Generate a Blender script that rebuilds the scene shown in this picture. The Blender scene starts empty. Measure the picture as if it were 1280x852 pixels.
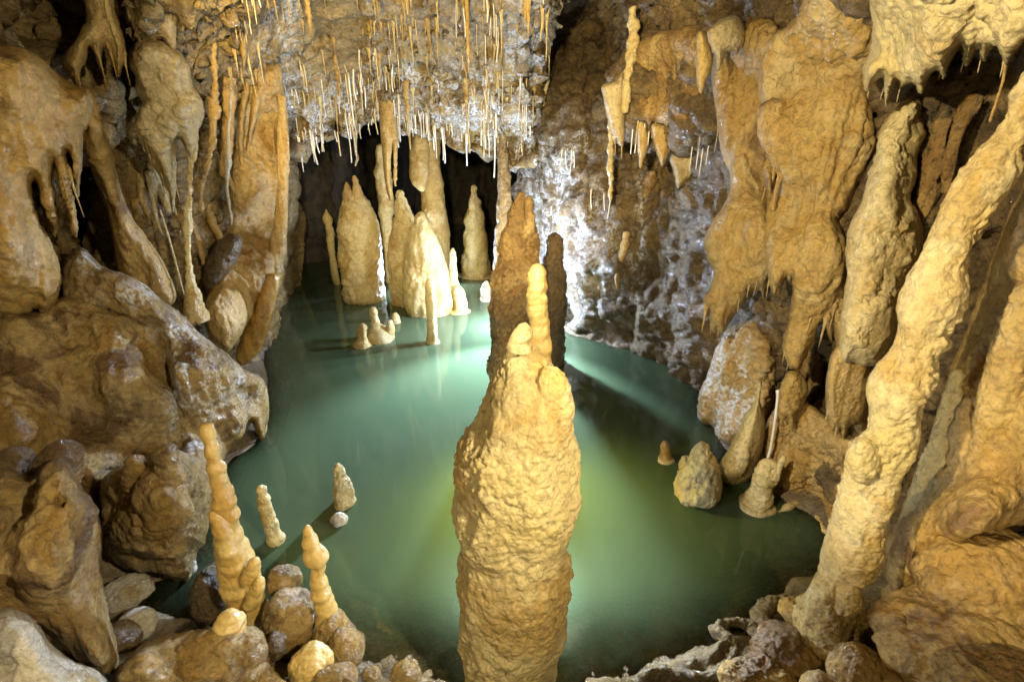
import bpy, math, random
import numpy as np

# ------------------------------------------------------------------ set-up
random.seed(5)
S = bpy.context.scene
COL = S.collection
F, TH, CAMZ = 600.0, math.radians(22.1), 2.0
CT, ST = math.cos(TH), math.sin(TH)


def P(px, py, Y):
    """point on the viewing line through photo pixel (px,py) at world distance Y"""
    px, py, Y = np.broadcast_arrays(np.asarray(px, float), np.asarray(py, float), np.asarray(Y, float))
    u = (px - 640.0) / F
    v = (py - 426.0) / F
    dy = CT - v * ST
    dz = -ST - v * CT
    k = Y / dy
    return np.stack([u * k, Y, CAMZ + dz * k], -1)


def depth(px, py, Y):
    v = (py - 426.0) / F
    return Y / (CT - v * ST)


def project(v):
    d = v - np.array([0, 0, CAMZ])
    z = d[:, 1] * CT - d[:, 2] * ST
    y = -d[:, 1] * ST - d[:, 2] * CT
    return 640 + F * d[:, 0] / z, 426 + F * y / z


def row_y(py, z=0.0):
    a = TH + math.atan((py - 426.0) / F)
    return (CAMZ - z) / math.tan(a)


# ------------------------------------------------------------------ noise
_G = np.array([(1, 1, 0), (-1, 1, 0), (1, -1, 0), (-1, -1, 0), (1, 0, 1), (-1, 0, 1), (1, 0, -1), (-1, 0, -1),
               (0, 1, 1), (0, -1, 1), (0, 1, -1), (0, -1, -1), (1, 1, 0), (-1, 1, 0), (0, -1, 1), (0, -1, -1)], np.float32)


def _hash(i, j, k):
    h = i.astype(np.uint32) * np.uint32(374761393) + j.astype(np.uint32) * np.uint32(668265263) + k.astype(np.uint32) * np.uint32(2246822519)
    h = (h ^ (h >> np.uint32(13))) * np.uint32(1274126177)
    h = (h ^ (h >> np.uint32(16))) * np.uint32(2654435761)
    return h ^ (h >> np.uint32(15))


def noise(p):
    p = np.asarray(p, np.float32)
    b = np.floor(p)
    f = p - b
    b = b.astype(np.int64)
    w = f * f * f * (f * (f * 6 - 15) + 10)
    out = np.zeros(len(p), np.float32)
    for dx in (0, 1):
        for dy in (0, 1):
            for dz in (0, 1):
                g = _G[_hash(b[:, 0] + dx, b[:, 1] + dy, b[:, 2] + dz) & np.uint32(15)]
                d = g[:, 0] * (f[:, 0] - dx) + g[:, 1] * (f[:, 1] - dy) + g[:, 2] * (f[:, 2] - dz)
                wt = (w[:, 0] if dx else 1 - w[:, 0]) * (w[:, 1] if dy else 1 - w[:, 1]) * (w[:, 2] if dz else 1 - w[:, 2])
                out += wt * d
    return out


def fbm(p, o=4, g=0.5):
    a, s, out = 1.0, 1.0, 0
    for i in range(o):
        out = out + a * noise(p * s + 17.3 * i)
        a *= g
        s *= 2.03
    return out


def ridged(p, o=3, g=0.5):
    a, s, out = 1.0, 1.0, 0
    for i in range(o):
        out = out + a * (1 - 2 * np.abs(noise(p * s + 9.1 * i)))
        a *= g
        s *= 2.1
    return out


def worley(p):
    p = np.asarray(p, np.float32)
    b = np.floor(p).astype(np.int64)
    best = np.full(len(p), 9.0, np.float32)
    for dx in (-1, 0, 1):
        for dy in (-1, 0, 1):
            for dz in (-1, 0, 1):
                c = b + np.array([dx, dy, dz])
                h = _hash(c[:, 0], c[:, 1], c[:, 2])
                q = np.stack([(h & np.uint32(1023)), ((h >> np.uint32(10)) & np.uint32(1023)), ((h >> np.uint32(20)) & np.uint32(1023))], -1) / np.float32(1023)
                d = ((c + q - p) ** 2).sum(-1)
                best = np.minimum(best, d)
    return np.sqrt(best)


def blobs(p, k=7.0):
    """rounded popcorn bumps without creases"""
    p = np.asarray(p, np.float32)
    b = np.floor(p).astype(np.int64)
    acc = np.zeros(len(p), np.float32)
    for dx in (-1, 0, 1):
        for dy in (-1, 0, 1):
            for dz in (-1, 0, 1):
                c = b + np.array([dx, dy, dz])
                h = _hash(c[:, 0], c[:, 1], c[:, 2])
                q = np.stack([(h & np.uint32(1023)), ((h >> np.uint32(10)) & np.uint32(1023)), ((h >> np.uint32(20)) & np.uint32(1023))], -1) / np.float32(1023)
                acc += np.exp(-k * ((c + q - p) ** 2).sum(-1))
    return np.minimum(acc, 1.6) - .75


def patch(p):
    return np.clip(.55 + 1.6 * noise(p / .42 + 31.7), .12, 1.35)


Z = np.array
# relief styles: p is metres / scale
STY = {
    'rock': lambda p: .13 * fbm(p / .9, 3) + .07 * ridged(p / .42, 3) + .022 * fbm(p / .11, 3) + .012 * ridged(p / .05, 2),
    'crag': lambda p: .10 * fbm(p / .8, 2) + .10 * (worley(p / .38 + .35 * fbm(p / .3, 2)[:, None]) - .5) + .03 * ridged(p / .15, 3) + .012 * fbm(p / .05, 3),
    'flow': lambda p: .07 * noise(p * Z([1, 1, .25]) / .34) + .038 * noise(p * Z([1, 1, .14]) / .13) + .014 * noise(p * Z([1, 1, .2]) / .05) + .022 * fbm(p / .12, 3) - .05 * np.clip(ridged(p * Z([1, 1, .4]) / .30, 2) - 1.0, 0, 1),
    'curtain': lambda p: .05 * noise(p * Z([1, 1, .3]) / .4) + .045 * noise(p * Z([1, 1, .10]) / .12) + .018 * noise(p * Z([1, 1, .13]) / .05) + .012 * fbm(p / .08, 3),
    'bulge': lambda p: .13 * noise(p / .55) + .04 * fbm(p / .22, 3) + .016 * noise(p * Z([1, 1, .3]) / .07) + .014 * fbm(p / .06, 3) - .07 * np.clip(ridged(p / .34 + .2 * fbm(p / .2, 2)[:, None], 2) - 1.0, 0, 1),
    'knob': lambda p: .10 * noise(p / .5) + .02 * noise(p * Z([1, 1, .3]) / .12) + patch(p) * (.055 * blobs(p / .2 + .3 * fbm(p / .3, 2)[:, None]) + .022 * blobs(p / .09) + .025 * fbm(p / .06, 3)),
    'rough': lambda p: .12 * noise(p / .55) + .045 * ridged(p / .16, 3) + .035 * (.5 - worley(p / .09 + .3 * fbm(p / .1, 2)[:, None])) + .022 * fbm(p / .035, 3) - .03,
    'pitted': lambda p: .12 * noise(p / .6) + .06 * noise(p * Z([1, 1, .45]) / .24) + .03 * fbm(p / .16, 3) - .26 * patch(p) * np.clip(.31 - worley(p / Z([.17, .17, .12]) + .6 * fbm(p / .10, 2)[:, None]), 0, 1) + patch(p + 9.1) * (.024 * fbm(p / .06, 4) + .010 * ridged(p / .05, 2)),
    'wax': lambda p: .10 * noise(p / .5) + .07 * noise(p * Z([.5, .5, 1.6]) / .22) + .02 * fbm(p / .10, 2),
    'rings': lambda p: .10 * noise(p / .45) + .08 * noise(p * Z([.6, .6, 1.8]) / .25) + .03 * blobs(p / .2) + .02 * fbm(p / .10, 3),
}


# ------------------------------------------------------------------ mesh tools
def vnormals(v, q, t=None):
    n = np.zeros_like(v)
    fn = np.cross(v[q[:, 2]] - v[q[:, 0]], v[q[:, 3]] - v[q[:, 1]])
    idx = q.T.ravel()
    for c in range(3):
        n[:, c] += np.bincount(idx, np.tile(fn[:, c], 4), minlength=len(v))
    if t is not None and len(t):
        fn = np.cross(v[t[:, 1]] - v[t[:, 0]], v[t[:, 2]] - v[t[:, 0]])
        idx = t.T.ravel()
        for c in range(3):
            n[:, c] += np.bincount(idx, np.tile(fn[:, c], 3), minlength=len(v))
    return n / np.maximum(np.linalg.norm(n, axis=1, keepdims=True), 1e-12)


_seed = [0]


def relief(v, q, t, style, s, amp=1.0, mask=None, fine=.8):
    """displace along normals with a rock style at feature scale s (metres)"""
    _seed[0] += 1
    off = np.array([3.7, 1.9, 5.3]) * _seed[0]
    d = STY[style](v / s + off).astype(float) * s * amp
    if mask is not None:
        d = d * mask
    v = v + vnormals(v, q, t) * d[:, None]
    if fine:
        e = np.linalg.norm(v[q[::7, 0]] - v[q[::7, 2]], axis=1).mean() / 1.41
        g = (.75 * fbm(v / (7 * e) + off, 3) + .35 * ridged(v / (13 * e) + off, 2)) * e * fine * np.clip(.5 + 1.6 * noise(v / (45 * e) + off), .08, 1.3)
        if mask is not None:
            g = g * mask
        v = v + vnormals(v, q, t) * g[:, None]
    return v


def link_mesh(name, v, q, t, mat, parent=None, origin=None, attrs=None):
    if origin is None:
        origin = np.zeros(3)
    me = bpy.data.meshes.new(name)
    nq, nt = len(q), 0 if t is None else len(t)
    me.vertices.add(len(v))
    me.vertices.foreach_set('co', (v - origin).astype(np.float32).ravel())
    loops = q.ravel() if nt == 0 else np.concatenate([q.ravel(), t.ravel()])
    me.loops.add(len(loops))
    me.loops.foreach_set('vertex_index', loops.astype(np.int32))
    me.polygons.add(nq + nt)
    st = np.concatenate([np.arange(nq) * 4, nq * 4 + np.arange(nt) * 3]).astype(np.int32)
    me.polygons.foreach_set('loop_start', st)
    me.polygons.foreach_set('use_smooth', np.ones(nq + nt, bool))
    for k, a in (attrs or {}).items():
        at = me.attributes.new(k, 'FLOAT', 'POINT')
        at.data.foreach_set('value', np.asarray(a, np.float32))
    me.update(calc_edges=True)
    me.validate()
    me.materials.append(mat)
    o = bpy.data.objects.new(name, me)
    COL.objects.link(o)
    if parent is not None:
        o.parent = parent
    else:
        o.location = origin
    return o


def catmull(pts, k=6, closed=True):
    p = np.asarray(pts, float)
    n = len(p)
    if closed:
        a, b, c, d = np.roll(p, 1, 0), p, np.roll(p, -1, 0), np.roll(p, -2, 0)
    else:
        e = np.vstack([2 * p[0] - p[1], p, 2 * p[-1] - p[-2]])
        a, b, c, d = e[:-3], e[1:-2], e[2:-1], e[3:]
    out = []
    for i in range(k):
        u = i / k
        out.append(.5 * (2 * b + (c - a) * u + (2 * a - 5 * b + 4 * c - d) * u * u + (-a + 3 * b - 3 * c + d) * u ** 3))
    r = np.stack(out, 1).reshape(-1, p.shape[1])
    if not closed:
        r = np.vstack([r, p[-1]])
    return r


def yfield(spec, px, py):
    if np.isscalar(spec):
        return np.full(np.shape(px), float(spec))
    num = np.zeros(np.shape(px))
    den = np.zeros(np.shape(px))
    for (x, y, Y) in spec:
        w = 1.0 / ((px - x) ** 2 + (py - y) ** 2 + 400.0) ** 1.3
        num += w * Y
        den += w
    return num / den


MASKS = {}


def slab_mesh(outline, Y, T, D=16, T2=0.0, D2=60, back=.6, step=1.9, jit=1.2, k=6, drip=0):
    poly = catmull(outline, k)
    if drip:
        nx_, pv = np.roll(poly, -1, 0), np.roll(poly, 1, 0)
        tg = nx_ - pv
        ar = (poly[:, 0] * nx_[:, 1] - nx_[:, 0] * poly[:, 1]).sum()
        dn = -tg[:, 0] / (np.linalg.norm(tg, axis=1) + 1e-9) * (1 if ar > 0 else -1)     # 1 where the edge faces down
        tooth = np.clip(noise(np.stack([poly[:, 0] / 5.5, 0 * poly[:, 0] + _seed[0], 0 * poly[:, 0]], -1)) + .1, 0, 1) + .5 * np.clip(noise(np.stack([poly[:, 0] / 14.0, 0 * poly[:, 0] + 7.7, 0 * poly[:, 0]], -1)), 0, 1)
        poly[:, 1] += drip * 1.6 * tooth * np.clip(dn + .1, 0, 1)
    q3 = np.stack([poly[:, 0] / 9.0, poly[:, 1] / 9.0, np.full(len(poly), _seed[0] * 3.3)], -1)
    poly = poly + jit * np.stack([noise(q3), noise(q3 + 40)], -1)
    x0, y0 = poly.min(0) - step
    x1, y1 = poly.max(0) + step
    nx, ny = int((x1 - x0) / step) + 2, int((y1 - y0) / step) + 2
    gx, gy = np.meshgrid(x0 + np.arange(nx) * step, y0 + np.arange(ny) * step)
    pts = np.stack([gx.ravel(), gy.ravel()], -1)
    a, b = poly, np.roll(poly, -1, 0)
    e = b - a
    el = (e ** 2).sum(1) + 1e-9
    N = len(pts)
    ins = np.zeros(N, bool)
    dist = np.zeros(N)
    near = np.zeros((N, 2))
    for s in range(0, N, 4000):
        p = pts[s:s + 4000]
        c = (a[None, :, 1] > p[:, None, 1]) != (b[None, :, 1] > p[:, None, 1])
        with np.errstate(divide='ignore', invalid='ignore'):
            xi = a[None, :, 0] + (p[:, None, 1] - a[None, :, 1]) * e[None, :, 0] / np.where(e[:, 1] == 0, 1e-9, e[:, 1])[None]
        ins[s:s + 4000] = ((c & (p[:, None, 0] < xi)).sum(1) % 2) == 1
        u = np.clip(((p[:, None, 0] - a[None, :, 0]) * e[None, :, 0] + (p[:, None, 1] - a[None, :, 1]) * e[None, :, 1]) / el[None], 0, 1)
        dx = a[None, :, 0] + u * e[None, :, 0] - p[:, None, 0]
        dy = a[None, :, 1] + u * e[None, :, 1] - p[:, None, 1]
        dd = dx * dx + dy * dy
        m = dd.argmin(1)
        r = np.arange(len(p))
        dist[s:s + 4000] = np.sqrt(dd[r, m])
        near[s:s + 4000] = p + np.stack([dx[r, m], dy[r, m]], -1)
    I = np.arange(N).reshape(ny, nx)
    quad = np.stack([I[:-1, :-1], I[1:, :-1], I[1:, 1:], I[:-1, 1:]], -1).reshape(-1, 4)
    quad = quad[ins[quad].any(1)]
    used = np.zeros(N, bool)
    used[quad.ravel()] = True
    edge = used & ~ins
    pts[edge] = near[edge]
    dist[~ins] = 0
    Yb = yfield(Y, pts[:, 0], pts[:, 1])
    u = np.minimum(dist / D, 1)
    f = np.sqrt(1 - (1 - u) ** 2)
    u2 = np.minimum(dist / D2, 1)
    f2 = np.sqrt(1 - (1 - u2) ** 2)
    fid = np.full(N, -1)
    fi = np.nonzero(used)[0]
    fid[fi] = np.arange(len(fi))
    bid = fid.copy()
    bi = np.nonzero(used & ins)[0]
    bid[bi] = len(fi) + np.arange(len(bi))
    vf = P(pts[fi, 0], pts[fi, 1], Yb[fi] - T * f[fi] - T2 * f2[fi])
    vb = P(pts[bi, 0], pts[bi, 1], Yb[bi] + back * T * f[bi] + back * T2 * f2[bi])
    v = np.vstack([vf, vb])
    q = np.vstack([fid[quad], bid[quad][:, ::-1]])
    m = .30 + .70 * np.minimum(dist / 16, 1)
    MASKS[id(v)] = (v, np.concatenate([m[fi], m[bi]]))
    return v, q, None


def tube_mesh(axis, Y, step=1.9, sink=0.0, kk=8, flat=1.0, minring=10):
    """axis: (px,py,radius px[,Y]) from top to bottom; a closed tapered solid"""
    a = np.array([(r[0], r[1], r[2], (r[3] if len(r) > 3 else Y)) for r in axis], float)
    c = catmull(a, kk, closed=False)
    c[:, 2] = np.maximum(c[:, 2], .3)
    p = P(c[:, 0], c[:, 1], c[:, 3])
    dep = depth(c[:, 0], c[:, 1], c[:, 3])
    r = c[:, 2] * dep / F
    if sink > 0:
        n = 6
        down = np.linspace(sink / n, sink, n)
        p = np.vstack([p, p[-1] - np.stack([0 * down, 0 * down, down], -1)])
        r = np.concatenate([r, np.full(n, r[-1])])
    return tube3(p, r, step * dep.mean() / F, flat, minring)


def tube3(p, r, st, flat=1.0, minring=10):
    seg = np.linalg.norm(np.diff(p, axis=0), axis=1)
    L = np.concatenate([[0], np.cumsum(seg)])
    n = max(8, int(L[-1] / st))
    s = np.linspace(0, L[-1], n)
    p = np.stack([np.interp(s, L, p[:, i]) for i in range(3)], -1)
    r = np.interp(s, L, r)
    nt = max(minring, int(2 * math.pi * r.max() / st))
    th = np.arange(nt) / nt * 2 * math.pi
    tan = np.gradient(p, axis=0)
    tan /= np.linalg.norm(tan, axis=1, keepdims=True) + 1e-12
    ref = np.array([1.0, 0, 0])
    if abs(tan[:, 0]).mean() > .8:
        ref = np.array([0, 0, 1.0])
    e1 = ref - (tan @ ref)[:, None] * tan
    e1 /= np.linalg.norm(e1, axis=1, keepdims=True)
    e2 = np.cross(tan, e1)
    ring = p[:, None] + r[:, None, None] * (np.cos(th)[None, :, None] * e1[:, None] + flat * np.sin(th)[None, :, None] * e2[:, None])
    v = ring.reshape(-1, 3)
    I = np.arange(n * nt).reshape(n, nt)
    J = np.roll(I, -1, 1)
    q = np.stack([I[:-1], J[:-1], J[1:], I[1:]], -1).reshape(-1, 4)
    top, bot = len(v), len(v) + 1
    v = np.vstack([v, p[0] - tan[0] * r[0] * .5, p[-1] + tan[-1] * r[-1] * .5])
    t = np.vstack([np.stack([J[0], I[0], np.full(nt, top)], -1), np.stack([I[-1], J[-1], np.full(nt, bot)], -1)])
    # outward orientation
    c = v.mean(0)
    vol = (np.einsum('ij,ij->i', np.cross(v[q[:, 0]] - c, v[q[:, 1]] - c), v[q[:, 2]] - c)).sum()
    if vol < 0:
        q, t = q[:, ::-1].copy(), t[:, ::-1].copy()
    return v, q, t


def blob_mesh(px, py, rx, ry, Y, step=1.7):
    c = P(px, py, Y)
    k = depth(px, py, Y) / F
    n = int(np.clip(1.6 * max(rx, ry) / step, 8, 110))
    u = np.tan(np.linspace(-1, 1, n + 1) * math.pi / 4)
    a, b = np.meshgrid(u, u)
    a, b, o = a.ravel(), b.ravel(), np.ones(a.size)
    fs = [(o, a, b), (-o, -a, b), (-a, o, b), (a, -o, b), (a, b, o), (a, -b, -o)]
    v = np.vstack([np.stack(f, -1) for f in fs])
    v /= np.linalg.norm(v, axis=1, keepdims=True)
    I = np.arange((n + 1) ** 2).reshape(n + 1, n + 1)
    q1 = np.stack([I[:-1, :-1], I[:-1, 1:], I[1:, 1:], I[1:, :-1]], -1).reshape(-1, 4)
    q = np.vstack([q1 + i * (n + 1) ** 2 for i in range(6)])
    key = np.round(v * 1e5).astype(np.int64)
    _, first, inv = np.unique(key, axis=0, return_index=True, return_inverse=True)
    v, q = v[first], inv.ravel()[q]
    nrm = np.cross(v[q[:, 2]] - v[q[:, 0]], v[q[:, 3]] - v[q[:, 1]])
    flip = (nrm * v[q].mean(1)).sum(1) < 0
    q[flip] = q[flip][:, ::-1]
    v = v * np.array([rx * k, .5 * (rx + ry) * k, ry * k]) + c
    return v, q, None


# ------------------------------------------------------------------ materials
def mat_new(name):
    m = bpy.data.materials.new(name)
    m.use_nodes = True
    nt = m.node_tree
    nt.nodes.clear()
    return m, nt


def calcite(name, cols, rough=(.22, .55), bump=.5, scale=1.0, streak=.35, dark=(.07, .045, .025), glint_crust=True, sss=0.0, spec=.5, speck=.5, coat=.5, grain_flow=False, tint=True):
    """wet dripstone: cloudy colour between cols, vertical mineral streaks, specks, two bumps"""
    if tint:
        cols = [(c[0] * 1.02, c[1] * .965, c[2] * .80) for c in cols]
    m, nt = mat_new(name)
    N, Lk = nt.nodes, nt.links

    def node(t, **kw):
        n = N.new(t)
        for k, v in kw.items():
            setattr(n, k, v)
        return n
    out = node('ShaderNodeOutputMaterial')
    b = node('ShaderNodeBsdfPrincipled')
    Lk.new(b.outputs[0], out.inputs[0])
    geo = node('ShaderNodeNewGeometry')
    pos = geo.outputs['Position']

    def nz(sc, det=4, rgh=.55, src=pos, dist=0.0):
        n = node('ShaderNodeTexNoise')
        n.inputs['Scale'].default_value = sc * scale
        n.inputs['Detail'].default_value = det
        n.inputs['Roughness'].default_value = rgh
        n.inputs['Distortion'].default_value = dist
        Lk.new(src, n.inputs['Vector'])
        return n.outputs['Fac']

    def ramp(src, stops):
        r = node('ShaderNodeValToRGB')
        e = r.color_ramp.elements
        while len(e) < len(stops):
            e.new(.5)
        for i, (x, c) in enumerate(stops):
            e[i].position = x
            e[i].color = tuple(c) + (1,) if len(c) == 3 else c
        Lk.new(src, r.inputs[0])
        return r.outputs[0]

    def mix(fac, a, c, mode='MIX'):
        x = node('ShaderNodeMix', data_type='RGBA', blend_type=mode)
        for s, i in ((fac, 0), (a, 6), (c, 7)):
            if isinstance(s, (int, float)):
                x.inputs[i].default_value = s
            elif isinstance(s, tuple):
                x.inputs[i].default_value = s + (1,) if len(s) == 3 else s
            else:
                Lk.new(s, x.inputs[i])
        return x.outputs[2]

    n = len(cols)
    col = ramp(nz(2.6, 8, .62, dist=.6), [(.38 + .24 * i / max(1, n - 1), cols[i]) for i in range(n)])
    mp = node('ShaderNodeMapping')
    mp.inputs['Scale'].default_value = (1, 1, .12)
    Lk.new(pos, mp.inputs['Vector'])
    st = nz(9, 5, .6, mp.outputs[0], .3)
    sm = ramp(st, [(.50, (0, 0, 0)), (.68, (1, 1, 1))])
    col = mix(mix(streak, (0, 0, 0), sm), col, tuple(cols[-1][i] * .45 + dark[i] * .55 for i in range(3)))
    sp = ramp(nz(38, 6, .7), [(.30, (1 - speck,) * 3), (.52, (1, 1, 1)), (.75, (1.0, 1.0, 1.0))])
    col = mix(1.0, col, sp, 'MULTIPLY')
    if glint_crust:
        at = node('ShaderNodeAttribute', attribute_name='glint_crust')
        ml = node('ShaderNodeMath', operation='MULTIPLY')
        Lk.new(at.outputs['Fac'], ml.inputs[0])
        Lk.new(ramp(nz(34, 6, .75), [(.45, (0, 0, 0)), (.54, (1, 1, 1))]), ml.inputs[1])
        col = mix(ml.outputs[0], col, (.66, .66, .67))  # white glints of the back lamps painted into the colour, with some calcite crust
    Lk.new(col, b.inputs['Base Color'])
    mr = node('ShaderNodeMapRange')
    mr.inputs['From Min'].default_value = .35
    mr.inputs['From Max'].default_value = .65
    mr.inputs['To Min'].default_value = rough[0]
    mr.inputs['To Max'].default_value = rough[1]
    Lk.new(nz(7, 5, .65), mr.inputs['Value'])
    Lk.new(mr.outputs[0], b.inputs['Roughness'])
    b.inputs['Specular IOR Level'].default_value = spec
    b.inputs['Coat Weight'].default_value = coat
    b.inputs['Coat Roughness'].default_value = .10
    if sss:
        b.inputs['Subsurface Weight'].default_value = sss
        b.inputs['Subsurface Radius'].default_value = (1.0, .55, .2)
        b.inputs['Subsurface Scale'].default_value = .02
    b1 = node('ShaderNodeBump')
    b1.inputs['Strength'].default_value = bump
    b1.inputs['Distance'].default_value = .04 / scale
    Lk.new(nz(34, 9, .72, dist=.5), b1.inputs['Height'])
    vo = node('ShaderNodeTexVoronoi', feature='F1')
    vo.inputs['Scale'].default_value = 62 * scale
    Lk.new(mp.outputs[0] if grain_flow else pos, vo.inputs['Vector'])
    b3 = node('ShaderNodeBump', invert=True)
    b3.inputs['Strength'].default_value = bump * .45
    b3.inputs['Distance'].default_value = .014 / scale
    Lk.new(vo.outputs['Distance'], b3.inputs['Height'])
    Lk.new(b1.outputs[0], b3.inputs['Normal'])
    b2 = node('ShaderNodeBump')
    b2.inputs['Strength'].default_value = bump * .6
    b2.inputs['Distance'].default_value = .006 / scale
    Lk.new(nz(120, 4, .6), b2.inputs['Height'])
    Lk.new(b3.outputs[0], b2.inputs['Normal'])
    Lk.new(b2.outputs[0], b.inputs['Normal'])
    Lk.new(b2.outputs[0], b.inputs['Coat Normal'])
    return m


CREAM, SAND, OCHRE, HONEY, BROWN, DARK, GREY = (.56, .42, .19), (.46, .30, .105), (.38, .235, .065), (.50, .28, .045), (.20, .115, .04), (.09, .06, .03), (.33, .29, .22)
M = {
    'cream': calcite('cream_flowstone', [(.60, .49, .24), (.63, .53, .31), (.50, .35, .13)], rough=(.22, .5), bump=.65, streak=.25),
    'pale': calcite('pale_flowstone', [(.48, .39, .23), (.55, .46, .30), (.42, .31, .15)], bump=.65, streak=.2),
    'ochre': calcite('ochre_flowstone', [SAND, OCHRE, (.48, .33, .13), BROWN], bump=.6, streak=.45),
    'tan': calcite('tan_dripstone', [SAND, (.50, .36, .16), (.36, .22, .07)], bump=.65, streak=.3),
    'gold': calcite('golden_curtain', [(.54, .39, .16), (.44, .28, .08), (.58, .45, .23)], bump=.7, streak=.4),
    'brown': calcite('brown_dripstone', [(.42, .28, .11), (.26, .15, .05), (.50, .36, .16)], bump=.9, streak=.3, speck=.75),
    'umber': calcite('umber_shade_dripstone', [DARK, (.14, .09, .04), (.18, .12, .055)], bump=.9, speck=.7),  # umber; also stands in for shade on the unlit stalagmite and gap rock
    'wax': calcite('waxy_dripstone', [(.50, .35, .125), (.54, .41, .17), (.43, .27, .08)], rough=(.2, .42), bump=.22, streak=.15, speck=.25, sss=.12),
    'glaze': calcite('wet_flowstone', [(.40, .27, .095), (.34, .21, .06), (.46, .34, .16), (.17, .10, .04)], rough=(.15, .48), bump=.9, streak=.4, speck=.55),
    'amber': calcite('amber_dripstone', [(.46, .32, .12), (.50, .37, .16), (.38, .25, .08)], rough=(.2, .45), bump=.35, streak=.2, speck=.3),
    'honey': calcite('honey_tip', [(.46, .28, .07), (.38, .22, .05), (.26, .14, .03)], rough=(.15, .4), bump=.3),
    'wall': calcite('cave_rock', [(.34, .23, .09), (.42, .30, .125), (.22, .14, .05), (.46, .34, .16)], rough=(.3, .65), bump=1.0, streak=.35, glint_crust=True, speck=.65),
    'brownwall': calcite('brown_cave_rock', [(.17, .11, .045), (.24, .165, .075), (.10, .065, .03), (.28, .195, .09)], rough=(.3, .65), bump=1.0, streak=.3, speck=.65),
    'shade': calcite('shade_toned_rock', [(.06, .05, .038), (.09, .07, .05), (.04, .034, .027)], rough=(.45, .8), bump=.8, speck=.5, coat=0, tint=False),  # rock colour lowered so the far chamber stays in shade
    'ceil': calcite('ceiling_rock', [(.34, .23, .085), (.41, .29, .12), (.22, .14, .05), (.38, .285, .14)], rough=(.25, .6), bump=1.0, streak=.1, glint_crust=True, speck=.65),
    'bed': calcite('pool_floor', [(.20, .15, .085), (.25, .19, .11), (.13, .095, .05)], rough=(.2, .5), bump=.7, streak=0, speck=.5, tint=False),
    'paleglint': calcite('pale_glint_calcite', [(.60, .52, .38), (.68, .63, .55), (.48, .36, .20)], rough=(.15, .4), bump=.9, streak=.1, scale=1.6, speck=.35, tint=False),  # pale calcite, its lightness also standing for cool light on boulder and blade
    'straw': calcite('straw_calcite', [(.74, .72, .68), (.66, .58, .44), (.76, .75, .74)], rough=(.12, .3), bump=.1, streak=0, speck=.1, tint=False),
    'ochrestraw': calcite('stained_straw', [(.56, .42, .20), (.60, .48, .28), (.48, .32, .12)], rough=(.2, .4), bump=.1, streak=0, speck=.2),
}


# ------------------------------------------------------------------ scene objects
SMOOTH = ('wax', 'honey', 'straw', 'ochrestraw')


def tag(o, label=None, cat=None, group=None, kind=None):
    if label:
        o['label'] = label
    if cat:
        o['category'] = cat
    if group:
        o['group'] = group
    if kind:
        o['kind'] = kind
    return o


def base_of(v):
    lo = v[:, 2].min()
    m = v[v[:, 2] < lo + .05 * (v[:, 2].max() - lo) + 1e-6].mean(0)
    return np.array([m[0], m[1], lo])


def glint_crust_mask(v, px, py, spots):  # spots where wet lamp glints are painted white, broken up like crust
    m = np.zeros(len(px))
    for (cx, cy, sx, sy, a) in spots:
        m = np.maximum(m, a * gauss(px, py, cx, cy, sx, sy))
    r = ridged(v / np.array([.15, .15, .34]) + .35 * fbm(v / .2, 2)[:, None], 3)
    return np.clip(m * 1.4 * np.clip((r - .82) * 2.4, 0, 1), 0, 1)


def glint_crust_of(v, spots):
    x, y = project(v)
    return {'glint_crust': glint_crust_mask(v, x, y, spots) if spots else np.zeros(len(v))}


def one(name, geo, mat, label, cat, style=None, s=.3, amp=1.0, group=None, glint_crust=None, fine=2.0):
    """a thing that is a single mesh"""
    v, q, t = geo
    if style:
        v = relief(v, q, t, style, s, amp, MASKS.get(id(v), (0, None))[1], .3 if mat in SMOOTH else fine)
    return tag(link_mesh(name, v, q, t, M[mat], None, base_of(v), glint_crust_of(v, glint_crust)), label, cat, group)


def many(name, parts, label, cat, group=None, glint_crust=None):
    """a thing with parts: Empty at the base, parts = [(name, geo, mat, style, s, amp, [sub-parts])]"""
    done = []
    for pt in parts:
        v, q, t = pt[1]
        if pt[3]:
            v = relief(v, q, t, pt[3], pt[4], pt[5] if len(pt) > 5 else 1.0, MASKS.get(id(v), (0, None))[1], .3 if pt[2] in SMOOTH else 2.0)
        done.append((pt[0], v, q, t, pt[2]))
    org = base_of(done[0][1])
    e = bpy.data.objects.new(name, None)
    e.empty_display_size = .1
    e.location = org
    COL.objects.link(e)
    for nm, v, q, t, m in done:
        link_mesh(nm, v, q, t, M[m], e, org, glint_crust_of(v, glint_crust))
    return tag(e, label, cat, group)


def smoothgrid(xn, yn, table, px, py):
    t = np.asarray(table, float)
    dx = np.linspace(xn[0], xn[-1], 241)
    dy = np.linspace(yn[0], yn[-1], 181)
    a = np.stack([np.interp(dx, xn, row) for row in t])
    b = np.stack([np.interp(dy, yn, a[:, i]) for i in range(len(dx))], 1)
    for _ in range(3):
        for ax in (0, 1):
            pad = [(4, 4) if i == ax else (0, 0) for i in range(2)]
            c = np.pad(b, pad, mode='edge')
            b = sum(np.take(c, np.arange(k, k + b.shape[ax]), axis=ax) for k in range(9)) / 9
    fx = np.clip((px - dx[0]) / (dx[1] - dx[0]), 0, len(dx) - 1.001)
    fy = np.clip((py - dy[0]) / (dy[1] - dy[0]), 0, len(dy) - 1.001)
    i, j = fx.astype(int), fy.astype(int)
    u, w = fx - i, fy - j
    return (b[j, i] * (1 - u) + b[j, i + 1] * u) * (1 - w) + (b[j + 1, i] * (1 - u) + b[j + 1, i + 1] * u) * w


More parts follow.
